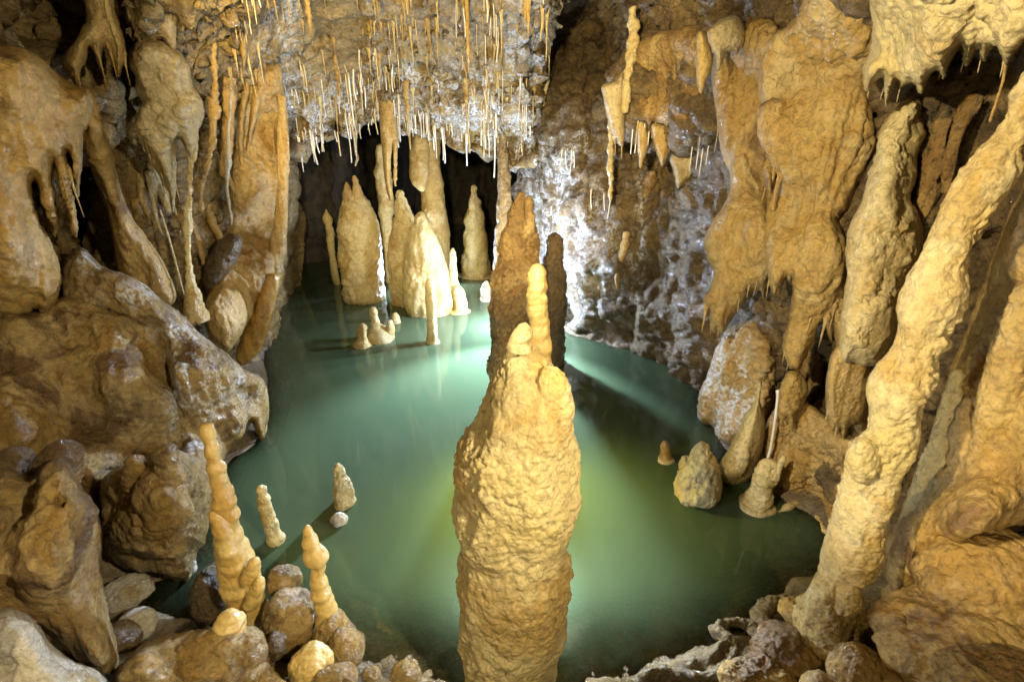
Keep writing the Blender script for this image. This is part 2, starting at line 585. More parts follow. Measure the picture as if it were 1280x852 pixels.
def gauss(px, py, cx, cy, sx, sy):
    return np.exp(-.5 * (((px - cx) / sx) ** 2 + ((py - cy) / sy) ** 2))


def sheet_quads(ny, nx):
    I = np.arange(ny * nx).reshape(ny, nx)
    return np.stack([I[:-1, :-1], I[1:, :-1], I[1:, 1:], I[:-1, 1:]], -1).reshape(-1, 4)


def face_camera(v, q):
    n = np.cross(v[q[:, 2]] - v[q[:, 0]], v[q[:, 3]] - v[q[:, 1]])
    c = v[q[:, 0]] - np.array([0, 0, CAMZ])
    return q[:, ::-1].copy() if (n * c).sum() > 0 else q


# ================================================================== SETTING
# ---- left wall
def left_Y(px, py):
    xn = [-420, -200, -60, 0, 60, 110, 160, 220, 280, 330, 352, 372]
    base = np.array([1.2, 1.5, 2.1, 2.45, 2.72, 2.98, 3.2, 3.5, 3.95, 4.7, 5.9, 8.0])
    yn = [-320, -150, 0, 100, 200, 300, 400, 520, 700]
    fac = [.62, .82, 1.0, 1.03, 1.03, 1.02, 1.0, .97, .95]
    Y = smoothgrid(xn, yn, np.outer(fac, base), px, py)
    return Y + 1.1 * gauss(px, py, 104, 262, 30, 52) + .5 * gauss(px, py, 40, 20, 60, 45)


def sheet(xs, ys, Yf):
    gx, gy = np.meshgrid(xs, ys)
    px, py = gx.ravel(), gy.ravel()
    v = P(px, py, Yf(px, py))
    q = sheet_quads(len(ys), len(xs))
    return v, face_camera(v, q), px, py


v, q, px, py = sheet(np.concatenate([np.arange(-420, -10, 8.0), np.arange(-10, 373, 2.0)]), np.concatenate([np.arange(-320, -10, 8.0), np.arange(-10, 640, 2.0)]), left_Y)
cm = glint_crust_mask(v, px, py, [(318, 120, 14, 80, 1.5), (288, 225, 12, 60, 1.6), (325, 40, 12, 30, 1.0)])
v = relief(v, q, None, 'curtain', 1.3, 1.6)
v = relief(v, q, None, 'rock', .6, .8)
tag(link_mesh('cave_wall_left', v, q, None, M['wall'], attrs={'glint_crust': cm}), kind='structure')

# ---- ceiling with its lip above the dark opening
LX = [180, 300, 345, 365, 400, 440, 480, 520, 560, 600, 640, 665, 700, 760]
LYv = [240, 235, 215, 192, 176, 160, 155, 158, 168, 178, 184, 196, 205, 205]


def lip(px):
    return np.interp(px, LX, LYv) + 4.0 * np.sin(px / 12.0) + 3.0 * np.sin(px / 6.1 + 1.0) + 3 * np.sin(px / 31.0)


def ceil_Y(px, py):
    t = np.clip((lip(px) - py) / (lip(px) + 300), 0, 1)      # 0 at lip, 1 at row -300
    yl = np.interp(px, [180, 260, 320, 360, 440, 560, 640, 700, 760], [3.9, 4.3, 5.0, 5.7, 6.3, 6.4, 6.2, 5.8, 5.2])
    Y = yl * (1 - t) ** 1.25 + 1.0 * (1 - (1 - t) ** 1.25)
    Y = Y + (.13 * np.tanh(2 * np.sin((py + .22 * px) / 15.0 + 1.2 * np.sin(px / 37.0))) + .10 * np.sin(px / 23.0 + py / 31.0)) * np.exp(-((lip(px) - py - 20) / 75) ** 2)
    return Y + .28 * gauss(px, py, 480, 30, 22, 60) * 0


cx = np.arange(180, 762, 2.0)
nrow = 210
rows = []
for i in range(nrow):
    u = 1 - (i / (nrow - 1)) ** .8
    py_ = lip(cx) - (lip(cx) + 300) * u ** 1.6
    rows.append((cx, py_))
px = np.concatenate([r[0] for r in rows])
py = np.concatenate([r[1] for r in rows])
edge = np.interp(py, [-300, -60, 0, 30, 60, 100, 150, 205], [800, 745, 722, 706, 692, 686, 692, 704]) + 6 * noise(np.stack([py / 18.0, py * 0, py * 0], -1))
px = 180 + (px - 180) * (edge - 180) / (761 - 180)
v = P(px, py, ceil_Y(px, py) + 1.3 * np.clip(1 - (edge - px) / 42, 0, 1) ** 2)
last = v[-len(cx):]
fold = []
for k in range(1, 26):
    d = last.copy()
    d[:, 1] += .10 * k
    d[:, 2] += -.05 * math.sin(min(k, 6) / 6 * math.pi) + .012 * max(0, k - 3) ** 1.5
    fold.append(d)
v = np.vstack([v] + fold)
lastx = px[-len(cx):]
pxx = np.concatenate([px] + [lastx] * 25)
pyy = np.concatenate([py] + [lip(lastx)] * 25)
q = sheet_quads(nrow + 25, len(cx))
q = face_camera(v, q)
cm = glint_crust_mask(v, pxx, pyy, [(430, 145, 50, 16, 1.7), (545, 100, 50, 8, 1.6), (600, 150, 60, 18, 1.7), (655, 170, 28, 26, 1.8), (658, 60, 18, 40, 1.4), (360, 130, 20, 50, 1.4), (362, 25, 12, 20, 1.3), (470, 165, 90, 9, 1.7)])  # glints along the lip and ledges, painted in white
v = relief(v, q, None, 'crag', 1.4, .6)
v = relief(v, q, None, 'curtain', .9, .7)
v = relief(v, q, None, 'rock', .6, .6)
tag(link_mesh('cave_ceiling', v, q, None, M['ceil'], attrs={'glint_crust': cm}), kind='structure')
CEILV = v[:nrow * len(cx)].reshape(nrow, len(cx), 3)
CEILPX, CEILPY = px.reshape(nrow, len(cx)), py.reshape(nrow, len(cx))


def ceil_point(x, y):
    j, i = np.unravel_index(int(((CEILPX - x) ** 2 + (CEILPY - y) ** 2).argmin()), CEILPX.shape)
    return CEILV[j, i]


# ---- right wall
def right_Y(px, py):
    xn = [650, 664, 690, 720, 760, 830, 880, 920, 960, 1030, 1100, 1200, 1300, 1500, 1700]
    base = np.array([8.2, 6.4, 5.7, 5.25, 4.95, 4.45, 3.9, 3.3, 2.85, 2.45, 2.18, 1.98, 1.8, 1.4, 1.0])
    yn = [-320, -150, 0, 100, 200, 300, 450, 560, 760]
    fac = [.68, .85, 1.03, 1.06, 1.05, 1.03, 1.0, .98, .96]
    Y = smoothgrid(xn, yn, np.outer(fac, base), px, py)
    Y = Y + 1.6 * gauss(px, py, 735, 30, 40, 60) + .6 * gauss(px, py, 1080, 215, 22, 60) + .5 * gauss(px, py, 1015, 480, 20, 60) + .45 * gauss(px, py, 835, 205, 40, 30)
    return Y - .25 * gauss(px, py, 712, 190, 14, 60) - .3 * gauss(px, py, 750, 300, 40, 60)


v, q, px, py = sheet(np.concatenate([np.arange(650, 1290, 2.0), np.arange(1290, 1701, 8.0)]), np.concatenate([np.arange(-320, -10, 8.0), np.arange(-10, 760, 2.0)]), right_Y)
cm = glint_crust_mask(v, px, py, [(690, 250, 30, 50, 1.0), (715, 330, 24, 60, 1.0), (742, 290, 22, 60, .6), (800, 300, 8, 50, .9), (700, 190, 30, 12, 1.2), (775, 370, 8, 30, .5)])
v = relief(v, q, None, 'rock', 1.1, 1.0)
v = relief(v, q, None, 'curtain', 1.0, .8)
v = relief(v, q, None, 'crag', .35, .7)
tag(link_mesh('cave_wall_right', v, q, None, M['brownwall'], attrs={'glint_crust': cm}), kind='structure')

# ---- the dark chamber behind
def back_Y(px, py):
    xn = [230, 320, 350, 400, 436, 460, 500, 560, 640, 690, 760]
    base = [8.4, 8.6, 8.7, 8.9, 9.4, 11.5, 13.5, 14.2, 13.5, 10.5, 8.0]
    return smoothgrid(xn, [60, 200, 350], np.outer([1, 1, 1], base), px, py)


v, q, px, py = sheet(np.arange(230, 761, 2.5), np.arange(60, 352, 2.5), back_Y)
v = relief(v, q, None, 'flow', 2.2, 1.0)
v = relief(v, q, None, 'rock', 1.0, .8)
tag(link_mesh('cave_wall_back', v, q, None, M['shade'], attrs={'glint_crust': px * 0}), kind='structure')

# ---- pool bed and banks (one sheet), then the water
SHORE = [(300, 318), (335, 345), (343, 380), (330, 440), (335, 480), (325, 545), (285, 580), (262, 640), (240, 690), (200, 720), (150, 740), (190, 765), (270, 795), (330, 790),
         (390, 815), (450, 828), (500, 842), (560, 858), (640, 880), (720, 868), (775, 846), (830, 840), (880, 822), (905, 800), (920, 785), (945, 770), (985, 745), (1020, 715), (1038, 690), (1030, 660),
         (985, 625), (945, 600), (905, 560), (880, 500), (850, 450), (760, 425), (700, 405), (690, 330)]
shore = np.array([P(x, y, row_y(y))[:2] for x, y in SHORE])
shore = np.vstack([shore, [2.5, 13], [-5, 13]])
shp = catmull(shore, 5)
gxs = np.concatenate([np.arange(-4.5, -1.3, .04), np.arange(-1.3, 1.4, .010), np.arange(1.4, 4.5, .04)])
gys = np.concatenate([np.arange(-1.5, .9, .04), np.arange(.9, 2.2, .008), np.arange(2.2, 4.0, .02), np.arange(4.0, 14, .06)])
gx, gy = np.meshgrid(gxs, gys)
pts = np.stack([gx.ravel(), gy.ravel()], -1)
a, b = shp, np.roll(shp, -1, 0)
e = b - a
el = (e ** 2).sum(1) + 1e-9
sd = np.zeros(len(pts))
for s_ in range(0, len(pts), 6000):
    p = pts[s_:s_ + 6000]
    c = (a[None, :, 1] > p[:, None, 1]) != (b[None, :, 1] > p[:, None, 1])
    xi = a[None, :, 0] + (p[:, None, 1] - a[None, :, 1]) * e[None, :, 0] / np.where(e[:, 1] == 0, 1e-9, e[:, 1])[None]
    ins = ((c & (p[:, None, 0] < xi)).sum(1) % 2) == 1
    u = np.clip(((p[:, None, 0] - a[None, :, 0]) * e[None, :, 0] + (p[:, None, 1] - a[None, :, 1]) * e[None, :, 1]) / el[None], 0, 1)
    d = np.sqrt(((a[None, :, 0] + u * e[None, :, 0] - p[:, None, 0]) ** 2 + (a[None, :, 1] + u * e[None, :, 1] - p[:, None, 1]) ** 2).min(1))
    sd[s_:s_ + 6000] = np.where(ins, d, -d)
p3 = np.stack([pts[:, 0], pts[:, 1], 0 * pts[:, 0]], -1)
sd = sd + np.clip(3.2 - pts[:, 1], 0, 1) * (.05 * noise(p3 / .16) + .05 * noise(p3 / .40) + .02 * noise(p3 / .06))
# shelf of shallow water along the near bank, steeper elsewhere
p3 = np.stack([pts[:, 0], pts[:, 1], 0 * pts[:, 0]], -1)
nearbank = np.clip((2.1 - pts[:, 1]) / .6, 0, 1)
slope = .75 - .55 * nearbank
zz = np.where(sd > 0, -np.minimum(.75, slope * sd ** (1.0 + .35 * nearbank)), np.minimum(.16, -.6 * sd))
zz = zz + .030 * fbm(p3 / .35, 3) * np.where(sd > 0, np.clip(sd * 2, .05, 1) * (1 - .6 * nearbank), np.clip(-sd * 6, .1, 1)) + .006 * fbm(p3 / .06, 3) + np.where(sd > 0, 0, 1) * np.clip(-sd * 8, 0, 1) * (.045 * blobs(p3 / .22 + .3 * fbm(p3 / .2, 2)[:, None]) + .006 * blobs(p3 / .08)) + .05 * np.exp(-(np.abs(sd + .035) / .022) ** 2) * nearbank * (.6 + noise(p3 / .2))
bedz = zz.copy()
v = np.stack([pts[:, 0], pts[:, 1], zz], -1)
q = sheet_quads(len(gys), len(gxs))
q = q[:, ::-1] if vnormals(v, q)[:, 2].mean() < 0 else q
tag(link_mesh('cave_floor', v, q, None, M['bed'], attrs={'glint_crust': sd * 0}), kind='structure')

wm, nt = mat_new('milky_pool_water')
N, Lk = nt.nodes, nt.links
out = N.new('ShaderNodeOutputMaterial')
at = N.new('ShaderNodeAttribute')
at.attribute_name = 'deep'
dif = N.new('ShaderNodeBsdfPrincipled')
dif.inputs['Base Color'].default_value = (.060, .092, .052, 1)
dif.inputs['Roughness'].default_value = .04
dif.inputs['IOR'].default_value = 1.33
dif.inputs['Specular IOR Level'].default_value = .5
tr = N.new('ShaderNodeBsdfTransparent')
tr.inputs['Color'].default_value = (.86, .95, .88, 1)
gl = N.new('ShaderNodeBsdfGlossy')
gl.inputs['Roughness'].default_value = .03
fr = N.new('ShaderNodeFresnel')
fr.inputs['IOR'].default_value = 1.33
shal = N.new('ShaderNodeMixShader')
mx = N.new('ShaderNodeMixShader')
tc = N.new('ShaderNodeNewGeometry')
nz = N.new('ShaderNodeTexNoise')
nz.inputs['Scale'].default_value = 3.5
nz.inputs['Detail'].default_value = 3
bp = N.new('ShaderNodeBump')
bp.inputs['Strength'].default_value = .05
bp.inputs['Distance'].default_value = .03
Lk.new(tc.outputs['Position'], nz.inputs['Vector'])
Lk.new(nz.outputs['Fac'], bp.inputs['Height'])
for n_ in (dif, gl, fr):
    Lk.new(bp.outputs[0], n_.inputs['Normal'])
Lk.new(fr.outputs[0], shal.inputs[0])
Lk.new(tr.outputs[0], shal.inputs[1])
Lk.new(gl.outputs[0], shal.inputs[2])
Lk.new(at.outputs['Fac'], mx.inputs[0])
Lk.new(shal.outputs[0], mx.inputs[1])
Lk.new(dif.outputs[0], mx.inputs[2])
Lk.new(mx.outputs[0], out.inputs[0])
deep = 1 - np.exp(-np.maximum(-bedz, 0) * 17.0)
deep = deep.reshape(len(gys), len(gxs))[::2, ::2]
wx, wy = np.meshgrid(gxs[::2], gys[::2])
v = np.stack([wx.ravel(), wy.ravel(), 0 * wx.ravel()], -1)
q = sheet_quads(*wx.shape)
if vnormals(v, q)[:, 2].mean() < 0:
    q = q[:, ::-1].copy()
tag(link_mesh('pool_water', v, q, None, wm, attrs={'deep': deep.ravel()}), kind='structure')

# rock overhang of the right wall (bedrock)
def structure_slab(name, outl, Y, T, mat, style, s, amp=1.0, style2=None, s2=.2, **kw):
    v, q, t = slab_mesh(outl, Y, T, **kw)
    v = relief(v, q, t, style, s, amp)
    if style2:
        v = relief(v, q, t, style2, s2, .8)
    return tag(link_mesh(name, v, q, t, M[mat], attrs={'glint_crust': np.zeros(len(v))}), kind='structure')


structure_slab('rock_overhang', [(790, -160), (800, -40), (796, 20), (786, 62), (776, 100), (780, 140), (792, 156), (815, 154), (840, 162), (858, 172), (878, 166), (900, 172), (918, 182), (940, 178), (965, 170), (1000, 150), (1060, 120), (1110, 60), (1130, -160)],
               [(790, 50, 4.6), (800, 150, 4.5), (900, 170, 4.0), (960, 60, 3.6), (1000, 150, 3.6), (1100, 50, 3.2), (950, -150, 2.8)], .40, 'brownwall', 'rock', 1.0, 1.1, 'crag', .35, D=50, T2=.2, D2=120, back=1.2)

# ================================================================== STALAGMITES IN THE POOL (far group)
def Yb(py):
    return row_y(py)


def collar(px, py, rx, Y=None, z=.0, h=.02, mat='cream'):
    """calcite rim round a base at the waterline"""
    Y = Y or row_y(py)
    c = P(px, py, Y)
    R = rx * depth(px, py, Y) / F
    th = np.linspace(0, 2 * math.pi, 14)[:-1]
    p = np.array([[c[0] + R * .55 * math.cos(0), c[1], z]])
    prof = [(0.2, h), (.75, h), (.95, h * .8), (1.02, 0), (.95, -h), (.6, -.1)]
    nt = 48
    th = np.arange(nt) / nt * 2 * math.pi
    wob = 1 + .07 * np.sin(th * 3 + px) + .03 * np.sin(th * 5 + py)
    v = np.vstack([np.stack([c[0] + R * r * wob * np.cos(th), c[1] + R * r * wob * np.sin(th), np.full(nt, z + zz_)], -1) for r, zz_ in prof])
    I = np.arange(len(prof) * nt).reshape(len(prof), nt)
    J = np.roll(I, -1, 1)
    q = np.stack([I[:-1], I[1:], J[1:], J[:-1]], -1).reshape(-1, 4)
    top, bot = len(v), len(v) + 1
    v = np.vstack([v, [c[0], c[1], z + h], [c[0], c[1], z - .1]])
    t = np.vstack([np.stack([I[0], J[0], np.full(nt, top)], -1), np.stack([J[-1], I[-1], np.full(nt, bot)], -1)])
    return v, q, t


GF = 'stalagmites standing in the pool'
Y1 = Yb(374)
many('stalagmite', [
    ('shaft', tube_mesh([(437, 240, 4), (441, 250, 13), (446, 270, 21), (450, 295, 24.5), (452, 330, 25), (454, 355, 23), (456, 370, 22), (456, 378, 20)], Y1, sink=.4), 'cream', 'rough', .5, .8),
    ('tip', tube_mesh([(442, 220, 1.5), (444, 226, 3.5), (446, 236, 5), (447, 250, 8)], Y1 - .02), 'tan', 'rough', .15),
    ('tip', tube_mesh([(433, 228, 1.5), (434, 236, 4), (436, 248, 7)], Y1 - .04), 'tan', 'rough', .15),
], 'fat bullet-shaped tan stalagmite with two small tips, left of the dark opening', 'stalagmite', GF)
one('stalagmite', tube_mesh([(408, 262, 2), (409, 268, 3.6), (412, 290, 4), (415, 318, 4.2), (419, 345, 4.6), (421, 354, 3.5)], Yb(355), sink=.3), 'cream',
    'pencil-thin pale stalagmite leaning in the water, leftmost of the far group', 'stalagmite', 'knob', .12, .6, GF)
one('column', tube_mesh([(475, 183, 2.5), (476, 190, 5), (478, 215, 7.5), (481, 250, 8), (484, 290, 7), (487, 330, 6), (490, 362, 5.5)], Yb(352), sink=.3), 'cream',
    'tall slim cream stalagmite right beside the fat bullet-shaped one', 'stalagmite', 'rough', .25, .5, GF)
Y6 = Yb(384)
one('stalagmite', tube_mesh([(500, 240, 1.5), (500, 248, 4), (503, 268, 9), (507, 292, 17), (510, 325, 22), (512, 360, 23), (513, 380, 20)], Y6 + .25, sink=.4), 'cream',
    'pointed brownish stalagmite fused behind the ridged pale cone', 'stalagmite', 'rough', .45, .8, GF)
one('stalagmite', tube_mesh([(526, 267, 2), (526, 273, 7), (528, 290, 15), (530, 320, 23), (533, 350, 28), (536, 375, 30), (538, 390, 27)], Y6 - .15, sink=.4), 'cream',
    'ridged pale cone stalagmite in the middle of the far group', 'stalagmite', 'flow', .5, .8, GF)
one('column', tube_mesh([(532, 150, 18), (534, 175, 15), (537, 205, 13), (540, 240, 14), (545, 280, 14.5), (548, 320, 13), (550, 345, 13)], 7.6, sink=.5), 'gold',
    'golden column running from the ceiling lip down behind the ridged cone', 'column', 'rough', .35, .8)
one('stalactite', slab_mesh([(515, 165), (530, 158), (537, 185), (535, 215), (532, 232), (528, 239), (522, 236), (515, 228), (511, 212), (512, 190)], 7.3, .12, D=12, step=1.5), 'gold',
    'rounded paddle-shaped golden stalactite hanging against the golden column', 'stalactite', 'rough', .25, .7)
Y8 = Yb(344)
many('stalagmite', [
    ('shaft', tube_mesh([(592, 234, 1.8), (592, 240, 4), (593, 260, 8), (594, 290, 12), (595, 320, 15), (595, 338, 16.5), (595, 346, 16)], Y8, sink=.3), 'cream', 'rough', .35, .8),
    ('rim', collar(595, 344, 22, Y8), 'pale', None, 0),
], 'lone sharp cone stalagmite in front of the black opening, with a rim at water level', 'stalagmite', GF)
many('stalagmite', [
    ('shaft', tube_mesh([(566, 310, 1.5), (566, 318, 4), (567, 345, 4.5), (569, 365, 5), (571, 385, 6)], Yb(386), sink=.2), 'cream', 'knob', .15, .6),
    ('knob', tube_mesh([(572, 357, 4), (573, 365, 7), (575, 378, 9), (575, 388, 10)], Yb(388), sink=.1), 'cream', 'knob', .2, .6),
    ('rim', collar(574, 389, 14), 'cream', None, 0),
], 'small cream finger stalagmite with a stubby knob, right of the ridged cone', 'stalagmite', GF)
one('stalagmite', tube_mesh([(608, 351, 2), (608, 357, 5), (609, 366, 8), (609, 374, 10)], Yb(374), sink=.2), 'pale', 'tiny pale cone stalagmite low in the bright water near the brown double-tipped one', 'stalagmite', 'knob', .15, .6, GF)
one('stalagmite', tube_mesh([(536, 351, 2), (537, 358, 5), (539, 380, 6), (540, 405, 6), (540, 424, 7), (541, 428, 8)], Yb(428), sink=.2), 'cream',
    'thin post stalagmite standing alone in front of the ridged pale cone', 'stalagmite', 'rough', .15, .6, GF)
Yc = Yb(424)
many('stalagmite_cluster', [
    ('mound', tube_mesh([(470, 405, 5), (472, 412, 12), (474, 420, 17), (475, 426, 18)], Yc, sink=.1), 'cream', 'knob', .2, .7),
    ('finger', tube_mesh([(466, 386, 2.5), (467, 391, 5), (469, 402, 5), (471, 412, 8)], Yc), 'cream', 'knob', .12, .6),
    ('finger', tube_mesh([(488, 401, 2), (488, 405, 4), (487, 415, 6), (486, 421, 7)], Yc), 'cream', 'knob', .12, .6),
    ('finger', tube_mesh([(453, 407, 2), (453, 412, 4.5), (454, 424, 5), (454, 433, 11)], Yb(432), sink=.1), 'cream', 'knob', .12, .6),
], 'little cluster of cream stalagmite nubs rising from the water', 'stalagmite cluster')
one('stalagmite', tube_mesh([(494, 391, 2), (494, 395, 5), (495, 403, 6)], Yb(403), sink=.1), 'cream', 'single cream nub just right of the little cluster of nubs', 'stalagmite', 'knob', .12, .6, GF)
one('stalagmite', tube_mesh([(343, 343, 2), (344, 350, 6), (345, 362, 9), (345, 367, 10)], Yb(367), sink=.2), 'pale', 'small white stub at the water edge by the left pillar, the farther of two', 'stalagmite', 'knob', .15, .6, GF)
one('stalagmite', tube_mesh([(333, 360, 2), (334, 366, 4), (335, 378, 5)], Yb(380), sink=.2), 'pale', 'small white stub at the water edge by the left pillar, the nearer of two', 'stalagmite', 'knob', .15, .6, GF)

# ================================================================== CENTRAL GROUP
YC = 1.26
many('stalagmite', [
    ('shaft', tube_mesh([(654, 411, 8), (650, 420, 17), (647, 434, 25), (650, 463, 42), (651, 493, 53), (653, 545, 65), (646, 585, 72), (642, 633, 70), (642, 658, 66), (642, 680, 63), (642, 725, 68), (642, 764, 62), (638, 816, 58), (632, 860, 52)], YC, step=1.5, sink=.55), 'cream', 'pitted', .42, .78),
    ('knob', tube_mesh([(682, 460, 7), (685, 467, 14), (689, 482, 19), (692, 510, 22), (692, 550, 18)], YC - .06, step=1.5), 'cream', 'pitted', .3, .5),
    ('tip', tube_mesh([(656, 407, 5), (655, 411, 9), (652, 420, 13), (650, 436, 18)], YC - .03, step=1.6), 'cream', 'wax', .2, .6),
], 'huge pitted cream stalagmite in the foreground centre', 'stalagmite')
one('stalagmite', tube_mesh([(668, 335, 4), (670, 340, 8), (671, 355, 10.5), (671, 380, 12), (672, 396, 11.5), (673, 408, 13), (674, 440, 13.5), (675, 475, 14)], YC + .24, step=1.6, sink=1.5), 'amber',
    'smooth waxy yellow stalagmite finger just behind the huge central one', 'stalagmite', 'wax', .25, .4)
Y2 = 3.6
many('stalagmite', [
    ('shaft', tube_mesh([(650, 272, 8), (650, 286, 16), (648, 310, 23), (647, 345, 30), (646, 380, 31), (645, 420, 31), (645, 470, 31)], Y2, step=1.6, sink=.9), 'brown', 'rough', .42, 1.0),
    ('tip', tube_mesh([(652, 243, 3), (650, 250, 7), (647, 265, 11), (645, 285, 13)], Y2 - .03, step=1.6), 'brown', 'rough', .25, .8),
    ('tip', tube_mesh([(661, 246, 3), (661, 252, 6), (661, 268, 7), (660, 290, 9)], Y2 - .08, step=1.6), 'brown', 'rings', .2, .7),
], 'rough brown stalagmite with two tips rising behind the central one', 'stalagmite')
one('stalagmite', tube_mesh([(694, 294, 3), (693, 302, 8), (692, 330, 13), (692, 370, 14.5), (691, 410, 14), (690, 456, 14)], Yb(452), step=1.6, sink=.4), 'umber',  # umber colour gives the unlit look
    'stalagmite coloured dark as if unlit, standing right of the waxy yellow finger', 'stalagmite', 'rough', .3, .9)
one('column', tube_mesh([(628, 170, 4), (629, 200, 6), (631, 240, 8.5), (629, 290, 9.5), (627, 340, 10), (626, 380, 10)], 6.3, step=1.6, sink=.3), 'brown',
    'narrow brown column from the ceiling lip, partly behind the double-tipped stalagmite', 'column', 'rough', .25, .8)

# ================================================================== STALACTITES OF THE CEILING
one('stalactite', slab_mesh([(472, 95), (492, 95), (493, 130), (495, 150), (498, 175), (497, 182), (492, 176), (489, 200), (488, 225), (491, 245), (488, 250), (483, 235), (479, 205), (476, 170), (473, 130)], 6.0, .09, D=8, drip=5, step=1.4), 'gold',
    'long golden bundle of fused stalactites hanging in front of the black opening', 'stalactite', 'curtain', .3, .7)
one('stalactite', tube_mesh([(494, 175, 3), (494, 200, 2), (494, 232, .8)], 6.0, step=1.2), 'gold', 'thin golden spike hanging right of the fused golden bundle', 'stalactite', 'wax', .1, .5)
one('stalactite', tube_mesh([(443, 145, 3), (444, 175, 2.2), (445, 192, 1.8), (447, 197, 1.8), (444, 207, .8)], 6.2, step=1.2), 'paleglint', 'crooked white-topped stalactite dangling over the fat bullet-shaped stalagmite', 'stalactite', 'knob', .08, .5)
one('drapery', slab_mesh([(250, -60), (258, 0), (272, 22), (286, 40), (296, 58), (301, 72), (305, 86), (308, 70), (309, 40), (310, 0), (312, -60)], 3.5, .10, D=14, step=1.6), 'ochre',
    'orange tapering curtain at the top edge, above the pale hanging flowstone', 'drapery', 'curtain', .3, .7)
for i, (x, y, l, r, m_, lab) in enumerate([
    (385, -10, 70, 4, 'ochre', 'short ochre stalactite at the top edge, left of the ceiling centre'),
    (425, 62, 60, 3, 'ochre', 'ochre stalactite hanging above the left end of the straw-hung lip'),
    (583, -10, 90, 3.5, 'gold', 'slender golden stalactite at the top edge above the centre'),
    (662, 0, 45, 5, 'gold', 'stout golden stalactite at the right end of the ceiling, above the painted white glints'),
    (650, -5, 40, 4, 'gold', 'golden stalactite left of the stout one above the painted white glints'),
    (580, 110, 55, 2.6, 'gold', 'thin golden stalactite hanging in the middle of the straw field'),
    (503, 110, 70, 3, 'gold', 'golden stalactite just right of the fused golden bundle'),
    (350, 95, 62, 3.2, 'ochre', 'ochre stalactite above the left pillar'),
]):
    c = ceil_point(x, y)
    k = depth(x, y, c[1]) / F
    p = np.stack([c + np.array([0, 0, .06]) - np.array([0, 0, u * (l * k + .06)]) for u in (0, .15, .4, .7, 1)])
    v, q, t = tube3(p, np.array([r * 1.3, r * .75, r * .6, r * .4, .5]) * k, 1.2 * k)
    one('stalactite', (v, q, t), m_, lab, 'stalactite', 'wax', .12, .6)

# soda straws: individuals, copies of a few tapering hollow-looking tubes
protos = {}
for mk in ('straw', 'ochrestraw'):
    L = []
    for j in range(3):
        z = -np.linspace(0, 1, 7)
        p = np.stack([.012 * np.sin(3 * z + j) * (j - 1), .01 * np.cos(4 * z + j) * (j - 1), z], -1)
        r = np.array([1.6, 1.15, 1, .95, .9, .85, .8])
        p_, r_ = p.copy(), r * .0085
        v, q, t = tube3(p_, r_, .12, minring=7)
        ob = link_mesh('soda_straw', v, q, t, M[mk])
        L.append(ob)
    protos[mk] = L
first_used = set()
GS = 'soda straws hanging from the cave ceiling'
random.seed(11)
spots = []


def clumped(lo, hi, n):
    c = [random.uniform(lo, hi) for _ in range(n)]
    return lambda: min(hi, max(lo, random.gauss(random.choice(c), (hi - lo) / n * .35))) if random.random() < .75 else random.uniform(lo, hi)


rx = clumped(372, 662, 14)
for i in range(100):       # along the lip
    x = rx()
    spots.append((x, float(lip(x)) - random.uniform(0, 9), random.choice([6, 9, 13, 18, 24, 34]) * random.uniform(.8, 1.25), 'straw' if random.random() < .9 else 'ochrestraw', 'lip'))
rx = clumped(318, 668, 16)
for i in range(130):       # band above the lip
    x = rx()
    y = float(lip(x)) - random.choice([14, 30, 36, 52, 60, 84]) - random.uniform(0, 10)
    spots.append((x, y, random.choice([8, 12, 16, 22, 30, 48]) * random.uniform(.8, 1.2), 'straw' if random.random() < .62 else 'ochrestraw', 'band'))
rx = clumped(300, 690, 9)
for i in range(40):        # upper ceiling
    spots.append((rx(), random.uniform(-20, 70), random.uniform(8, 40), 'straw' if random.random() < .45 else 'ochrestraw', 'top'))
LAB = {('lip', 'straw'): 'short white soda straw fringing the ceiling lip above the black opening',
       ('lip', 'ochrestraw'): 'ochre soda straw fringing the ceiling lip above the black opening',
       ('band', 'straw'): 'white soda straw in the field just above the ceiling lip',
       ('band', 'ochrestraw'): 'ochre soda straw in the field just above the ceiling lip',
       ('top', 'straw'): 'white soda straw high on the ceiling near the top edge',
       ('top', 'ochrestraw'): 'ochre soda straw high on the ceiling near the top edge'}


def put_straw(c, k, l, mk, label, j, rr=1.0):
    src = protos[mk][j]
    if (mk, j) in first_used:
        o = src.copy()
        COL.objects.link(o)
    else:
        o = src
        first_used.add((mk, j))
    o.location = (c[0], c[1], c[2] + .04)
    g = k * 112 * rr
    o.scale = (g, g, l * k + .04)
    o.rotation_euler = (0, 0, random.uniform(0, 6.28))
    tag(o, label, 'soda straw', GS)


for n_, (x, y, l, mk, w) in enumerate(spots):
    c = ceil_point(x, y)
    put_straw(c, depth(x, y, c[1]) / F, l, mk, LAB[(w, mk)], n_ % 3, random.choice([.55, .65, .75, .9, 1.15]))
for x, y, l, Yq in [(792, 150, 40, 4.05), (797, 153, 36, 4.05), (806, 156, 18, 4.0), (816, 157, 14, 4.0), (835, 160, 26, 3.9), (867, 172, 40, 3.7), (874, 180, 30, 3.7), (880, 176, 44, 3.65), (886, 180, 24, 3.6), (812, 158, 22, 4.0)]:
    put_straw(P(x, y, Yq), depth(x, y, Yq) / F, l, 'straw', 'white soda straw under the right-hand rock overhang', 1, .8)
for x, y, l, Yq in [(702, 190, 22, 5.3), (708, 192, 18, 5.3), (714, 190, 26, 5.25), (718, 192, 16, 5.2), (740, 240, 20, 5.0), (762, 250, 22, 4.9), (756, 246, 16, 4.9)]:
    put_straw(P(x, y, Yq - .25), depth(x, y, Yq) / F, l, 'straw', 'white soda straw on the right wall with painted white glints', 2, .8)

